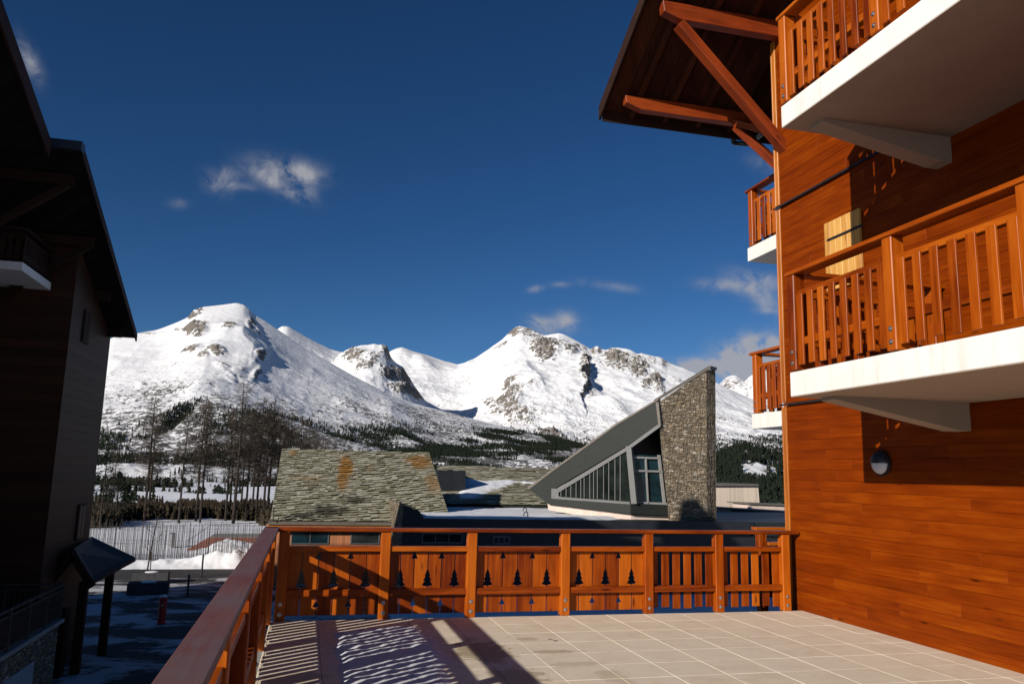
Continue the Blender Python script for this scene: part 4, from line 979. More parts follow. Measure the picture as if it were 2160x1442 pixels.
# snow banks by the fence
gx = np.linspace(-24, 6, 260); gy = np.linspace(57.4, 78, 120); A_, B_ = np.meshgrid(gx, gy, indexing='ij')
bank = .55*np.exp(-((B_-59.3)/.9)**2)*(1.1+1.2*np.exp(-((A_+4.3)/2.6)**2)+.25*np.sin(A_*.8)) + 1.25*np.exp(-((A_+5.6)/2.3)**2-((B_-66.5)/2.2)**2)+ .9*np.exp(-((A_+2.2)/2.5)**2-((B_-65)/2.0)**2)
hz = GZ+.02+bank*(.8+.35*fbm(A_*1.1, B_*1.1, 4, 51))+.10*fbm(A_*.5, B_*.5, 5, 52)+.03*fbm(A_*3, B_*3, 3, 53)
hz -= .5*np.clip((57.9-B_)/.5, 0, 1)+.5*np.clip((B_-77)/1, 0, 1)
tag(grid_obj('snow_field', np.stack([A_, B_, hz], -1), M['snow']), kind='structure')
# raised red-brown planked bank with glass fence
dk = empty('ramp', (-5, 72, GZ), label='sloping red-brown planked ramp behind the tall picket fence', cat='ramp')
mb = MB(); P_ = [at(395, 1158, Y=70), at(440, 1133, Y=73), at(600, 1133, Y=73), at(600, 1170, Y=68)]
mb.prism(P_, (0, .2, -.15)); o = mb.build('planks', M['deckred'], dk); o.matrix_parent_inverse = Matrix.Translation((5, -72, -GZ))
mb = MB(); mb.prism([(P_[1].x, 73.3, GZ-.1), (P_[1].x, 73.3, P_[1].z), (P_[2].x, 73.3, P_[2].z), (P_[2].x, 73.3, GZ-.1)], (0, 4, 0)); o = mb.build('base', M['concrete_dk'], dk); o.matrix_parent_inverse = Matrix.Translation((5, -72, -GZ))
mb = MB()
a_, b_, c_ = at(395, 1140, Y=74), at(443, 1108, Y=74.5), at(600, 1108, Y=74.5)
for q0, q1 in ((a_, b_), (b_, c_)):
    mb.tube(q0, q1, .03, n=6); n = int((q1-q0).length/.45)
    for k in range(n+1): p = q0.lerp(q1, k/n); mb.tube((p.x, p.y, p.z), (p.x, p.y, p.z-1.1), .014, n=5)
gr_ = mb.build('handrail', M['grey_frame'], dk); gr_.matrix_parent_inverse = Matrix.Translation((5, -72, -GZ))

# tall picket fence
fen = empty('picket_fence', (-9, 61, GZ), label='tall fence of thin irregular grey stakes between the road and the snowfield', cat='fence')
for row in range(2):
    mb = MB(); r3 = random.Random(60+row)
    n = 230
    for k in range(n):
        u = k/n; x = -26+u*30+r3.uniform(-.05, .05); y = 64.5-(x+26)*.26+row*2.6+r3.uniform(-.04, .04)
        hgt = r3.uniform(2.55, 3.15)-row*.25; lean = r3.uniform(-.05, .05)
        mb.tube((x, y, GZ-.05), (x+lean, y, GZ+hgt), r3.uniform(.014, .024), .011, n=4)
    o = mb.build('stakes', M['stake'], fen); o.matrix_parent_inverse = Matrix.Translation((9, -61, -GZ))
    mb = MB()
    for z_ in (.4, 1.4, 2.3): mb.tube((-26, 64.5+row*2.6, GZ+z_), (4, 64.5-30*.26+row*2.6, GZ+z_), .008, n=4)
    o = mb.build('wire', M['metal'], fen); o.matrix_parent_inverse = Matrix.Translation((9, -61, -GZ))

# small things in the yard
p = at(340, 1315, Z=GZ); hy = empty('hydrant', tuple(p), label='short red hydrant post standing in the shaded snowy yard', cat='hydrant')
mb = MB(); mb.lathe((0, 0, 0), [(.20, 0), (.20, .05), (.165, .06), (.165, .95), (.18, .96), (.18, 1.08), (.12, 1.15)], 18); mb.build('body', M['red'], hy, .004)
mb = MB(); mb.lathe((0, 0, 0), [(.15, 1.13), (.14, 1.19), (.05, 1.22)], 14); mb.build('snow_cap', M['snow'], hy)
mb = MB(); T = Matrix.Rotation(math.radians(90), 4, 'X'); mb.lathe((0, -.16, .8), [(.05, 0), (.05, .05), (.03, .06)], 10, T); mb.build('valve_cap', M['metal'], hy)
for k, (px, py, h_) in enumerate(((395, 1257, 1.12), (425, 1215, 1.35))):
    p = at(px, py, Z=GZ); o = empty('bollard', tuple(p), label=('thin dark bollard nearer the hydrant' if k == 0 else 'taller dark bollard at the road edge'), cat='bollard', group='thin dark bollards at the yard edge')
    mb = MB(); mb.lathe((0, 0, 0), [(.12, 0), (.12, .03), (.055, .04), (.055, h_-.03), (.03, h_)], 12); mb.build('shaft', M['metal_dark'], o)
for k, (px, py) in enumerate(((312, 1252), (318, 1229))):
    p = at(px, py, Z=GZ); o = empty('planter', tuple(p), rz=.05, label=('low concrete planter block in the yard, the nearer of two' if k == 0 else 'low concrete planter block holding the bare sapling'), cat='planter', group='concrete planter blocks')
    mb = MB(); w_ = 1.0 if k == 0 else .95
    mb.box(-w_, w_, -.45, .45, 0, .62); mb.build('block', M['planter'], o, .02)
    mb = MB(); mb.lathe((0, 0, .6), [(w_*.42, -.02), (w_*.38, .04), (w_*.2, .07)], 18); mb.build('snow_cap', M['snow'], o)
sap = at(308, 1226, Z=GZ)
def branchy(mb, p, d, L_, r, depth, rr, n=3):
    q = p+d*L_; mb.tube(p, q, r, r*.6, n=n, cap=False)
    if depth == 0: return
    for k in range(rr.choice((2, 3))):
        f_ = rr.uniform(.35, 1); dd = (d+Vector((rr.uniform(-.8, .8), rr.uniform(-.8, .8), rr.uniform(-.1, .6)))).normalized()
        branchy(mb, p.lerp(q, f_), dd, L_*rr.uniform(.5, .72), r*.55, depth-1, rr, n)
s0 = empty('sapling', (sap.x, sap.y, GZ+.5), label='bare young tree with forked stem growing from the far planter', cat='tree')
r4 = random.Random(5)
mb = MB(); mb.tube((0, 0, 0), (.12, 0, 1.5), .05, .035, n=6); mb.tube((.18, 0, 0), (.14, 0, 1.2), .03, .03, n=6); mb.tube((.12, 0, 1.5), (.30, 0, 3.2), .035, .02, n=6); mb.build('trunk', M['bark'], s0)
mb = MB()
for k in range(13):
    z_ = 1.2+k*.2; an = r4.uniform(0, 6.28); branchy(mb, Vector((.1+.055*k*.3, 0, z_)), Vector((math.cos(an), math.sin(an), .8)).normalized(), .6, .015, 2, r4)
mb.build('crown', M['twig'], s0)
p = at(369, 1147, Z=GZ+.1); lb_ = empty('path_light', (p.x, p.y-2, GZ), label='short cylindrical steel light post standing in the sunlit snow behind the fence', cat='light')
mb = MB(); mb.lathe((0, 0, 0), [(.28, 0), (.28, .9), (.26, .92), (.26, 1.0), (.30, 1.02), (.30, 1.15), (.1, 1.22)], 16); mb.build('body', M['steel'], lb_)

# ------------------------------------------------------------------ bare larches
def larch_mesh(seed, H, dens):
    rr = random.Random(seed); tb = MB(); tb.tube((0, 0, -.5), (rr.uniform(-.1, .1), 0, H*.5), .165, .11, n=7, cap=False); x_ = tb.v[-1]
    top = Vector((rr.uniform(-.2, .2), rr.uniform(-.2, .2), H)); mid = Vector((sum(v[0] for v in tb.v[-7:])/7, 0, H*.5)); tb.tube(mid, top, .11, .02, n=6, cap=False)
    cb_ = MB(); n = int(dens)
    for k in range(n):
        u = (k+rr.random())/n; z_ = H*(.32+.66*u); c0 = mid.lerp(top, max(0, (z_-H*.5)/(H*.5))) if z_ > H*.5 else Vector((mid.x*z_/(H*.5), 0, z_))
        L_ = (1-u)**.7*2.6*rr.uniform(.55, 1.15)+.25
        if u < .25: L_ *= rr.uniform(.4, .9)
        an = rr.uniform(0, 6.283); d = Vector((math.cos(an), math.sin(an), rr.uniform(-.12, .28))).normalized()
        q = c0+d*L_; q.z += .12*L_; m_ = c0.lerp(q, .55)-Vector((0, 0, .06*L_))
        cb_.tube(c0, m_, .030, .020, n=3, cap=False); cb_.tube(m_, q, .020, .008, n=3, cap=False)
        for j in range(int(3+L_*5)):
            f_ = rr.uniform(.15, 1); s = c0.lerp(m_, f_/.55) if f_ < .55 else m_.lerp(q, (f_-.55)/.45)
            dd = (d*rr.uniform(.2, .9)+Vector((rr.uniform(-.8, .8), rr.uniform(-.8, .8), rr.uniform(-.7, .3)))).normalized()
            cb_.tube(s, s+dd*rr.uniform(.25, .75), .019, .009, n=3, cap=False)
    return tb, cb_
protos = []
larches = [(304, 107, 15.2), (311, 112, 13.5), (377, 104, 13.0), (413, 108, 15.8), (422, 105, 14.8), (475, 109, 14.5), (483, 113, 13.2), (492, 104, 17.6), (506, 115, 14.5), (517, 108, 14.3), (539, 111, 16.2), (554, 106, 15.0),
           (562, 117, 16.6), (578, 110, 15.3), (600, 118, 15.5), (622, 124, 15.2), (640, 128, 14.6), (655, 133, 14.2), (587, 126, 14.8), (530, 122, 14.2), (233, 112, 9.0), (676, 140, 13.0), (694, 150, 12.6)]
for i, (px, D, H) in enumerate(larches):
    p = at(px, 1098, D=D)
    if i < 4:
        tb, cb_ = larch_mesh(100+i, 15.0, 150 if i != 2 else 100)
        r_ = empty('larch_tree', (p.x, p.y, 0)); tb.build('trunk', M['bark'], r_); cb_.build('crown', M['twig'], r_); protos.append(r_)
    else:
        src = protos[(i*7+i//4) % 4]; r_ = src.copy(); COL.objects.link(r_)
        for c_ in list(src.children):
            d_ = c_.copy(); COL.objects.link(d_); d_.parent = r_
    r_.location = (p.x, p.y, float(gheight(D))); r_.scale = (H/15*rnd.uniform(.9, 1.1),)*2+(H/15,); r_.rotation_euler = (0, 0, rnd.uniform(0, 6.28))
    pos = ['leftmost tall bare larch, in front of the snowy valley', 'bare larch just right of the leftmost tall one', 'bare larch standing alone left of the central pair', 'left trunk of the central pair of bare larches', 'right trunk of the central pair of bare larches',
           'first bare larch of the dense group left of the stone roof', 'slim bare larch second in the dense group', 'tallest bare larch, with the highest crown against the mountain', 'bare larch just right of the tallest one', 'bare larch two trunks right of the tallest one',
           'bare larch in the middle of the dense group, tall crown', 'bare larch third from the stone roof', 'bare larch second from the left edge of the stone roof', 'bare larch trunk right beside the left edge of the stone roof',
           'bare larch crown rising over the left corner of the stone roof', 'second bare larch crown along the top of the stone roof', 'third bare larch crown along the top of the stone roof', 'fourth bare larch crown along the top of the stone roof',
           'smaller bare larch between the roof corner crowns', 'thin bare larch behind the middle of the dense group', 'low bare larch beside the left chalet wall', 'fifth bare larch crown along the top of the stone roof', 'last low bare larch crown along the top of the stone roof'][i]
    tag(r_, pos, 'tree', 'bare larches beyond the fence')

# ------------------------------------------------------------------ mountains
PXm = np.array([R2[:], U2[:], _f[:]])
def project(P):
    v = (P-np.array([0, 0, CAM_H])) @ PXm.T
    return 1080+F_PX*v[..., 0]/v[..., 2], 721-F_PX*v[..., 1]/v[..., 2]
mt, nt, b = mat('mountain_snow_and_rock', .8, .08)
t = N(nt, 'ShaderNodeTexCoord').outputs['Object']; geo = N(nt, 'ShaderNodeNewGeometry')
s_ = N(nt, 'ShaderNodeSeparateXYZ'); lk(nt, geo.outputs['Normal'], s_.inputs[0])
def attr(nm): a_ = N(nt, 'ShaderNodeAttribute'); a_.attribute_name = nm; return a_.outputs['Fac']
nA = noise(nt, t, .006, 9, .68).outputs['Fac']; nB = noise(nt, t, .035, 7, .72, .5).outputs['Fac']; nC = noise(nt, t, .08, 5, .7).outputs['Fac']
snowc = ramp(nt, nA, [(.3, (.80, .81, .84)), (.6, (.88, .88, .89))])
rockc = ramp(nt, nB, [(.28, (.07, .062, .055)), (.5, (.17, .15, .13)), (.72, (.33, .29, .245))])
rf = mth(nt, 'ADD', attr('rock'), mth(nt, 'MULTIPLY', mth(nt, 'SUBTRACT', .74, s_.outputs[2]), 1.9))
rf = mth(nt, 'ADD', rf, mth(nt, 'MULTIPLY_ADD', nB, 2.0, -1.0)); rf = mth(nt, 'ADD', rf, mth(nt, 'MULTIPLY_ADD', nC, 1.8, -.9))
rm = ramp(nt, rf, [(.42, (0,0,0)), (.50, (1,1,1))])
sf = mth(nt, 'ADD', attr('scrub'), mth(nt, 'MULTIPLY_ADD', nC, 2.6, -1.3)); sf = mth(nt, 'ADD', sf, mth(nt, 'MULTIPLY_ADD', nA, 1.6, -.8))
sm = ramp(nt, sf, [(.40, (0,0,0)), (.50, (1,1,1))])
c = mix(nt, rm, snowc, rockc); c = mix(nt, mth(nt, 'MULTIPLY', sm, .9), c, (.05, .046, .04))
lk(nt, c, b.inputs['Base Color']); bump(nt, b, mth(nt, 'ADD', nA, mth(nt, 'MULTIPLY', nB, .5)), .6, 10); M['mount'] = mt
ell = lambda px, py, cx, cy, rx, ry, rot=0: (((px-cx)*math.cos(math.radians(rot))+(py-cy)*math.sin(math.radians(rot)))/rx)**2 + ((-(px-cx)*math.sin(math.radians(rot))+(py-cy)*math.cos(math.radians(rot)))/ry)**2
def mountain(name, crest, Dc, base, n1, n2, gexp, amp, wl_, rocks, scrubf, step=None, rockbase=None, seed=0, crestrough=.12, humps=7):
    az = []; te = []
    for (x, y) in crest:
        d = ray(x, y); az.append(math.atan2(d.x, d.y)); te.append(d.z/math.hypot(d.x, d.y))
    az, te = np.array(az), np.array(te)
    A = np.linspace(az[0], az[-1], n1); T = np.interp(A, az, te)
    def sm_(a_, w_): k = np.hanning(w_+2)[1:-1]; k /= k.sum(); return np.convolve(np.pad(a_, w_//2, 'edge'), k, 'valid')
    T = sm_(T, 5); Ts = sm_(T, 2*(n1//22)+1)
    Dcr = np.interp(A, az, Dc) if not np.isscalar(Dc) else np.full_like(A, Dc)
    Db, pyb = base; db = ray((crest[0][0]+crest[-1][0])/2, pyb); tb_ = db.z/math.hypot(db.x, db.y)
    S = np.linspace(0, 1, n2)
    AA, SS = np.meshgrid(A, S, indexing='ij'); fT = np.clip((SS-.62)/.38, 0, 1)**2; TT = Ts[:, None]*(1-fT)+T[:, None]*fT; DD = Db+(Dcr[:, None]-Db)*SS
    TE = tb_+(TT-tb_)*SS**gexp
    Z = CAM_H+DD*TE; X, Y = DD*np.sin(AA), DD*np.cos(AA)
    px, py = project(np.stack([X, Y, Z], -1))
    win_ = np.clip((1-SS)*7, crestrough, 1)*np.clip(SS*8, 0, 1)
    wx = X+60*fbm(X/500, Y/500, 3, seed+90); wy = Y+60*fbm(X/500, Y/500, 3, seed+95)
    nzv_ = fbm(wx/wl_, wy/wl_, 7, seed, .5)
    hum = fbm(wx/95, wy/95, 5, seed+15, .6)*np.clip(1.2-SS*1.45, .06, 1)
    rdg = fbm(wx/(wl_*1.4), wy/(wl_*1.4), 6, seed+7, .5, True)
    Z = Z+win_*(amp*(nzv_*.8+rdg*.75)+humps*hum)
    rock = np.zeros_like(Z) if rockbase is None else rockbase(px, py, SS)
    det = fbm(X/60, Y/60, 6, seed+33, .62); det2 = fbm(X/24, Y/24, 4, seed+35, .65)
    for (cx, cy, rx, ry, rot, h_, st) in rocks:
        rx, ry = rx*1.12, ry*1.12
        e_ = ell(px, py, cx, cy, rx*1.25, ry*1.25, rot); e2 = e_+1.3*det+.9*det2; mk = 1/(1+np.exp(np.clip((e2-.85)*7, -30, 30)))
        Z = Z+.42*h_*(np.exp(-e_*e_)*.7+.8*mk*np.exp(-e_*.5))*(1+1.2*det2)*np.clip(win_*2, .3, 1); rock = np.maximum(rock, st*mk*(.8+.5*det2))
    if step is not None: Z, rock = step(px, py, Z, rock, SS, DD, X, Y)
    scrub = scrubf(px, py, SS)
    nb = 14; U = np.linspace(0, 1, nb+1)[1:]
    DDb = DD[:, -1:]+900*U[None]; Zb = Z[:, -1:]-520*U[None]**1.1+30*fbm(DDb/200, A[:, None]*60, 3, seed+3)*U[None]
    X = np.concatenate([X, DDb*np.sin(A)[:, None]], 1); Y = np.concatenate([Y, DDb*np.cos(A)[:, None]], 1); Z = np.concatenate([Z, Zb], 1)
    z_ = np.zeros((n1, nb)); rock = np.concatenate([rock, z_], 1); scrub = np.concatenate([scrub, z_-1], 1)
    P = np.stack([X, Y, Z], -1)
    tag(grid_obj(name, P, M['mount'], attrs={'rock': rock, 'scrub': scrub}), kind='structure')
    return P[:, :n2], px, py
ss = lambda a, b, x: np.clip((x-a)/(b-a), 0, 1)**2*(3-2*np.clip((x-a)/(b-a), 0, 1))
# left dome
crA = [(60, 790), (120, 752), (215, 722), (240, 713), (290, 704), (330, 697), (345, 692), (375, 680), (400, 668), (405, 656), (430, 648), (470, 643), (500, 639), (515, 643), (527, 652), (535, 662), (560, 677), (600, 704), (650, 738), (700, 766), (760, 800), (820, 831), (870, 850), (920, 863), (1000, 884), (1060, 899), (1130, 915), (1250, 944), (1400, 975), (1700, 1010), (1900, 1030)]
def scrA(px, py, S):
    sh = np.interp(px, [200, 500, 700, 900, 1100, 1300], [0, 0, 25, 55, 65, 60])
    q = py-sh*.6
    return np.interp(q, [690, 750, 790, 830, 880, 940], [-.6, -.15, .10, .28, .46, .58])-1.2*ss(972, 992, py)*ss(640, 600, px)
rkA = [(413, 703, 17, 11, 0, 26, 1.15), (403, 745, 19, 7, -8, 18, 1.1), (453, 750, 17, 7, 15, 18, 1.1), (428, 757, 9, 7, 0, 12, .8), (482, 700, 14, 5, 0, 12, .9), (408, 655, 20, 10, -15, 10, 1.1), (322, 705, 24, 4, 5, 9, .8), (370, 700, 12, 3, 0, 7, .7),
       (466, 776, 13, 5, 15, 12, .8), (507, 783, 14, 4, -5, 8, .7), (533, 690, 9, 17, -30, 14, .75), (547, 762, 14, 7, -40, 14, .7), (540, 790, 14, 6, -45, 12, .7), (487, 800, 10, 6, 30, 8, .6), (298, 820, 8, 5, 0, 8, .6), (250, 715, 30, 6, 0, 8, .6)]
def stA(px, py, Z, rock, S, D, X_, Y_):
    g = np.exp(-ell(px, py, 372, 885, 46, 9, -28)**2); Z = Z-14*g; rock = np.maximum(rock, .9*g)
    # shoulder whose right side falls into shade
    ed = 548+.35*(py-735)+6*np.sin(py*.12); Z = Z+15*np.exp(-((py-735)/42)**4)*np.exp(-np.abs(px-ed+26)/26)*(px < ed+12)
    return Z, rock
PA, pxA, pyA = mountain('snowy_dome_mountain', crA, np.interp([p_[0] for p_ in crA], [60, 500, 900, 1300, 1900], [3300, 3500, 3300, 3000, 2800]), (1250, 1030), 760, 430, 1.0, 27, 420, rkA, scrA, stA, seed=1, humps=13)
# rocky knoll behind its right flank
crB = [(560, 860), (650, 800), (700, 765), (716, 748), (730, 742), (745, 735), (760, 730), (775, 729), (790, 727), (806, 731), (816, 737), (821, 750), (828, 760), (836, 768), (848, 775), (858, 790), (868, 806), (878, 822), (888, 838), (900, 850), (930, 866), (980, 900)]
PB, pxB, pyB = mountain('rocky_knoll', crB, 5000, (3700, 905), 360, 260, 1.0, 34, 300, [(745, 750, 20, 12, 0, 22, 1.0), (812, 740, 10, 12, 0, 22, 1.0), (822, 790, 22, 9, 15, 20, .9), (850, 800, 12, 18, -30, 16, .9), (790, 755, 30, 9, -20, 14, .7), (770, 775, 18, 8, -20, 16, .8), (858, 825, 34, 7, 15, 22, .9)],
    lambda px, py, S: np.full_like(px, -1.2), None, lambda px, py, S: .16+.10*np.sin(px*.05), seed=21, crestrough=.4, humps=14)
# main range
crC = [(480, 760), (560, 715), (585, 695), (595, 688), (605, 688), (612, 691), (650, 713), (700, 737), (760, 752), (818, 745), (828, 739), (838, 735), (848, 733), (858, 736), (870, 741), (900, 750), (940, 763), (965, 769), (980, 766), (1000, 757), (1030, 738), (1045, 727), (1060, 716), (1070, 706), (1082, 696), (1092, 691), (1100, 690), (1120, 697), (1140, 705), (1150, 709), (1165, 706), (1178, 703), (1188, 705), (1200, 711), (1225, 726), (1248, 738), (1252, 732), (1260, 729), (1268, 736), (1280, 740), (1290, 735), (1305, 733), (1322, 736), (1335, 741), (1345, 748), (1352, 745), (1375, 752), (1395, 755), (1408, 764), (1440, 775), (1480, 793), (1520, 812), (1560, 830), (1600, 848), (1660, 868), (1760, 900), (1900, 930)]
rkC = [(1233, 790, 10, 30, 0, 30, .9), (1243, 835, 10, 16, -10, 20, .9), (1265, 775, 16, 6, 20, 20, .7), (1420, 800, 14, 5, 20, 14, .7), (1225, 735, 16, 5, 35, 16, .8), (1060, 728, 14, 4, -30, 10, .7), (1000, 764, 10, 3, 0, 6, .7), (1152, 740, 22, 17, 0, 60, 1.1), (1108, 703, 30, 9, 8, 30, .95), (1120, 722, 26, 10, 20, 20, .6), (1178, 722, 22, 9, 25, 20, .7), (1205, 742, 14, 10, -45, 30, .8), (1258, 740, 12, 8, 0, 20, 1.0), (1287, 752, 16, 16, 20, 40, 1.05), (1312, 757, 14, 10, 0, 30, .95), (1330, 772, 34, 12, 10, 40, .9), (1300, 783, 28, 7, 10, 30, .8),
       (1345, 785, 16, 14, -30, 34, .95), (1363, 760, 26, 8, 15, 20, .75), (1392, 762, 22, 6, 12, 16, .8), (1370, 812, 20, 10, -20, 40, .95), (1390, 822, 8, 24, -15, 34, .9), (1380, 800, 10, 8, 0, 20, .7), (1082, 846, 14, 26, 0, 30, .8), (1060, 850, 30, 6, 8, 22, .8), (1100, 838, 30, 6, -12, 22, .7), (1075, 872, 36, 8, 0, 26, .75), (1095, 880, 26, 10, 0, 20, .7),
       (975, 822, 18, 8, -10, 14, .6), (1040, 770, 12, 4, -20, 8, .5), (1160, 918, 26, 12, 25, 30, 1.0), (940, 850, 12, 6, 0, 10, .5), (860, 752, 6, 9, -30, 12, .7), (1190, 860, 22, 5, 20, 12, .6), (1140, 870, 20, 6, 10, 14, .6)]
def scrC(px, py, S):
    return np.interp(py, [760, 810, 850, 890, 930, 970], [-.6, -.25, -.02, .2, .36, .5])
def stC(px, py, Z, rock, S, D, X_, Y_):
    # cliff whose right side lies in shade
    edge = 1238+7*np.sin(py*.16)-.10*(py-800)+7*fbm(X_/70, Y_/70, 4, 66)
    r_ = np.where(px < edge, np.exp(-(edge-px)/75), 0)*np.exp(-((py-812)/42)**2); Z = Z+88*r_
    rock = np.maximum(rock, .85*np.exp(-((px-edge+2)/9)**2)*np.exp(-((py-815)/40)**2))
    edge = 1110+.75*(py-790)
    r_ = np.where(px < edge, np.exp(-(edge-px)/50), np.exp(-(px-edge)/22))*np.exp(-((py-815)/32)**2); Z = Z+60*r_
    # long smooth folds
    for (cx, cy, rx, ry, rot, h_) in ((1130, 785, 90, 10, -12, 30), (1060, 808, 70, 8, -22, 26), (1000, 800, 60, 12, -25, 26), (900, 790, 24, 30, -20, 30), (1290, 860, 60, 9, 30, 24), (1330, 840, 50, 9, 30, 20), (1440, 850, 40, 8, 20, 16), (885, 765, 12, 24, -60, 34)):
        Z = Z+h_*np.exp(-ell(px, py, cx, cy, rx, ry, rot))
    return Z, rock
PC, pxC, pyC = mountain('main_mountain_range', crC, np.interp([p_[0] for p_ in crC], [480, 900, 1100, 1500, 1900], [7600, 7800, 7400, 6800, 6000]), (3300, 985), 820, 460, 1.0, 74, 620, rkC, scrC, stC, seed=44, rockbase=lambda px, py, S: .30*ss(1120, 1180, px)*ss(1480, 1400, px)*np.exp(-((py-np.interp(px, [1100, 1200, 1300, 1420], [725, 735, 765, 800]))/28)**2)+.12*np.exp(-ell(px, py, 1085, 855, 70, 45, 0)), humps=24, crestrough=.28)
crD = [(1460, 860), (1500, 826), (1520, 808), (1530, 798), (1540, 792), (1552, 791), (1560, 796), (1570, 806), (1578, 796), (1590, 788), (1605, 784), (1640, 778), (1750, 760), (1850, 800)]
PD, pxD, pyD = mountain('distant_peak', crD, 9500, (8000, 900), 200, 120, 1.0, 60, 500, [(1543, 812, 16, 12, 20, 30, .6), (1575, 820, 10, 12, 0, 30, .5)], lambda px, py, S: np.full_like(px, -1.3), None, lambda px, py, S: .05+0*px, seed=61)
crE = [(1380, 1010), (1440, 998), (1480, 982), (1510, 965), (1540, 950), (1560, 944), (1575, 943), (1600, 951), (1630, 962), (1660, 972), (1720, 990), (1800, 1010)]
PE, pxE, pyE = mountain('wooded_hill', crE, 1150, (600, 1085), 220, 150, 1.0, 9, 90, [], lambda px, py, S: .25+0*px, seed=71, humps=3)

# ------------------------------------------------------------------ woods
rng = np.random.default_rng(3)
def wood_obj(name, pos, hgt, rad, material, sides=5):
    n = len(pos); az = np.linspace(0, 2*np.pi, sides, endpoint=False)
    V = []
    tw_ = rng.uniform(0, 6.28, n)
    rings = [(.02, .75), (.38, 1.0), (.36, .42), (.70, .62)]
    per = []
    for (hz_, rf_) in rings:
        a = az[None]+tw_[:, None]; jit = rng.uniform(.7, 1.25, (n, sides))
        per.append(np.stack([pos[:, None, 0]+np.cos(a)*rad[:, None]*rf_*jit, pos[:, None, 1]+np.sin(a)*rad[:, None]*rf_*jit, pos[:, None, 2]+hgt[:, None]*(hz_+.05*rng.uniform(-1, 1, (n, sides)))], -1))
    apex = pos.copy(); apex[:, 2] += hgt; mid_ = pos.copy(); mid_[:, 2] += hgt*.66
    V = np.concatenate(per+[apex[:, None], mid_[:, None]], 1)        # n, 4*sides+2, 3
    s = sides; F = []
    for k in range(s):
        k2 = (k+1) % s
        F += [(k, k2, 4*s+1), (s+k, s+k2, 4*s+1), (2*s+k, 2*s+k2, 4*s), (3*s+k, 3*s+k2, 4*s)]
    F = np.array(F); m_ = V.shape[1]
    idx = (F[None]+np.arange(n)[:, None, None]*m_).reshape(-1, 3)
    me = bpy.data.meshes.new(name); me.vertices.add(n*m_); me.vertices.foreach_set('co', V.reshape(-1).astype(np.float32))
    me.loops.add(idx.size); me.loops.foreach_set('vertex_index', idx.reshape(-1).astype(np.int32))
    me.polygons.add(len(idx)); me.polygons.foreach_set('loop_start', (np.arange(len(idx))*3).astype(np.int32)); me.polygons.foreach_set('loop_total', np.full(len(idx), 3, np.int32)); me.update(calc_edges=True)
    me.materials.append(material); o = bpy.data.objects.new(name, me); COL.objects.link(o); return o
def scatter(P, px, py, densf, count):
    w = np.clip(densf(px, py, P), 0, None).reshape(-1)
    # weight by cell area so that near cells are not crowded
    dA = np.hypot(P[..., 0], P[..., 1]).reshape(-1); w = w*dA; w /= w.sum()
    i = rng.choice(len(w), count, p=w); q = P.reshape(-1, 3)[i].copy(); q[:, :2] += rng.normal(0, 4, (count, 2)); return q
def densA(px, py, P):
    n = fbm(P[..., 0]/90, P[..., 1]/90, 4, 77); n2_ = fbm(P[..., 0]/260, P[..., 1]/260, 3, 78)
    lim = np.interp(px, [200, 420, 560, 700, 900, 1100, 1300], [890, 875, 845, 890, 888, 898, 925])
    d = ss(0, 45, py-lim)*ss(-.06, .2, n+.5*n2_+.10)*np.where(px > 640, 1.0, .85)
    band = np.exp(-((py-np.interp(px, [600, 900, 1060, 1250], [1000, 950, 915, 945]))/14)**2)*ss(640, 760, px)
    strip = np.exp(-ell(px, py, 372, 880, 46, 10, -28)**2)*2.0
    clear = 1-np.exp(-((py-np.interp(px, [900, 1200], [972, 958]))/7)**4)*ss(880, 960, px)
    clear2 = 1-.97*ss(985, 1005, py)*(px < 560)
    return (d+band*1.3*ss(-.25, .1, n))*clear*clear2+strip
def densC(px, py, P):
    n = fbm(P[..., 0]/120, P[..., 1]/120, 4, 79)
    lim = np.interp(px, [900, 1100, 1250, 1500, 1700], [905, 895, 925, 930, 915]); return ss(0, 25, py-lim)*ss(-.2, .12, n)
def densE(px, py, P):
    n = fbm(P[..., 0]/40, P[..., 1]/40, 4, 80); n3 = fbm(P[..., 0]/14, P[..., 1]/14, 3, 81)
    hole = np.exp(-ell(px, py, 1592, 1000, 34, 14, 15))+.7*np.exp(-ell(px, py, 1630, 985, 24, 9, 10)); return ss(-.55, .0, n+.5*n3-1.5*hole)+.01
for (P, px, py, df, cnt, h0, h1, nm) in ((PA, pxA, pyA, densA, 42000, 6, 12.5, 'mountain_forest'), (PC, pxC, pyC, densC, 16000, 9, 17, 'mountain_forest'), (PE, pxE, pyE, densE, 8500, 6, 12, 'hill_forest')):
    q = scatter(P, px, py, df, cnt); h_ = rng.uniform(h0, h1, cnt); q[:, 2] -= .6
    tag(wood_obj(nm, q, h_, h_*rng.uniform(.17, .26, cnt), M['leaf']), kind='stuff')
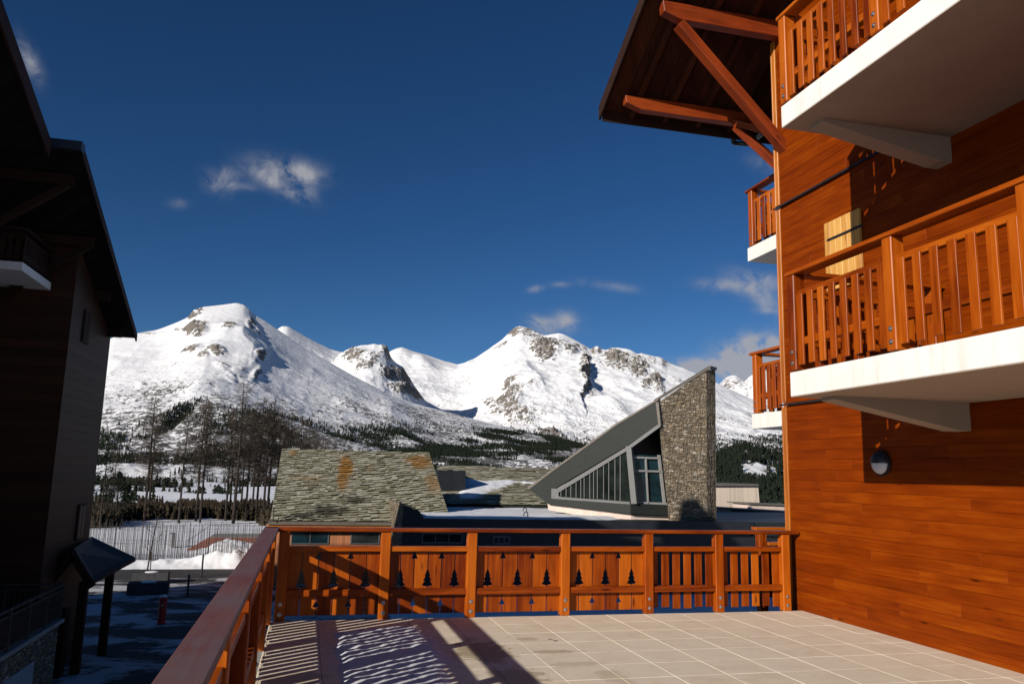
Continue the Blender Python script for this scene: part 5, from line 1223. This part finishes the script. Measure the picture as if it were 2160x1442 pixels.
# valley copses between the larches and the mountain
cnt = 2300; az_ = rng.uniform(-.32, .35, cnt*9); dd_ = rng.uniform(230, 1250, cnt*9)
x_, y_ = dd_*np.sin(az_), dd_*np.cos(az_); nn = fbm(x_/60, y_/60, 4, 91)+.12*np.where(az_ > 0, 1, 0)
keep = nn > .30; x_, y_, dd_ = x_[keep][:cnt], y_[keep][:cnt], dd_[keep][:cnt]
z_ = gheight(dd_)-.8; h_ = rng.uniform(2.5, 8, len(x_))*np.clip(dd_/600, .3, 1.2)
tag(wood_obj('valley_copses', np.stack([x_, y_, z_], -1), h_, h_*rng.uniform(.25, .4, len(x_)), M['leaf']), kind='stuff')
cnt = 9000; az_ = rng.uniform(-.36, .02, cnt*5); dd_ = 92+170*rng.random(cnt*5)**1.6; x_, y_ = dd_*np.sin(az_), dd_*np.cos(az_)
keep = fbm(x_/11, y_/17, 5, 95) > .12+.14*np.abs(dd_-118)/60; x_, y_, dd_ = x_[keep][:cnt], y_[keep][:cnt], dd_[keep][:cnt]
h_ = rng.uniform(.4, 2.3, len(x_)); tag(wood_obj('undergrowth', np.stack([x_, y_, gheight(dd_)-.15], -1), h_, h_*rng.uniform(.12, .26, len(x_))+.05, M['brush'], 4), kind='stuff')
# dark evergreen beside the left chalet
for k, (px, D, H, r_) in enumerate(((212, 96, 8.5, 2.4), (243, 104, 6.0, 2.2), (262, 110, 4.5, 2.0))):
    p = at(px, 1098, D=D); rr = random.Random(200+k); mb = MB(); cb_ = MB()
    mb.tube((0, 0, -.3), (0, 0, H*.95), .14, .03, n=6)
    for j in range(900):
        u = rr.random()**.8; R_ = r_*(1-u)**.8*rr.uniform(.5, 1.05); an = rr.uniform(0, 6.28); c0 = Vector((R_*math.cos(an), R_*math.sin(an), .3+u*(H-.4)-R_*.15)); s_2 = rr.uniform(.12, .30)
        a_ = Vector((rr.uniform(-1, 1), rr.uniform(-1, 1), rr.uniform(-.6, .3)))*s_2; b2 = Vector((rr.uniform(-1, 1), rr.uniform(-1, 1), rr.uniform(-.6, .3)))*s_2
        cb_.face([c0, c0+a_, c0+a_+b2*.6, c0+b2])
    o = empty('conifer_tree', (p.x, p.y, float(gheight(D))), label=['tallest dark conifer close to the left chalet wall', 'middle dark conifer right of the tallest one by the left chalet', 'lowest dark conifer, rightmost of the three beside the left chalet'][k], cat='tree', group='dark conifers beside the left chalet')
    mb.build('trunk', M['bark'], o); cb_.build('crown', M['leaf'], o)
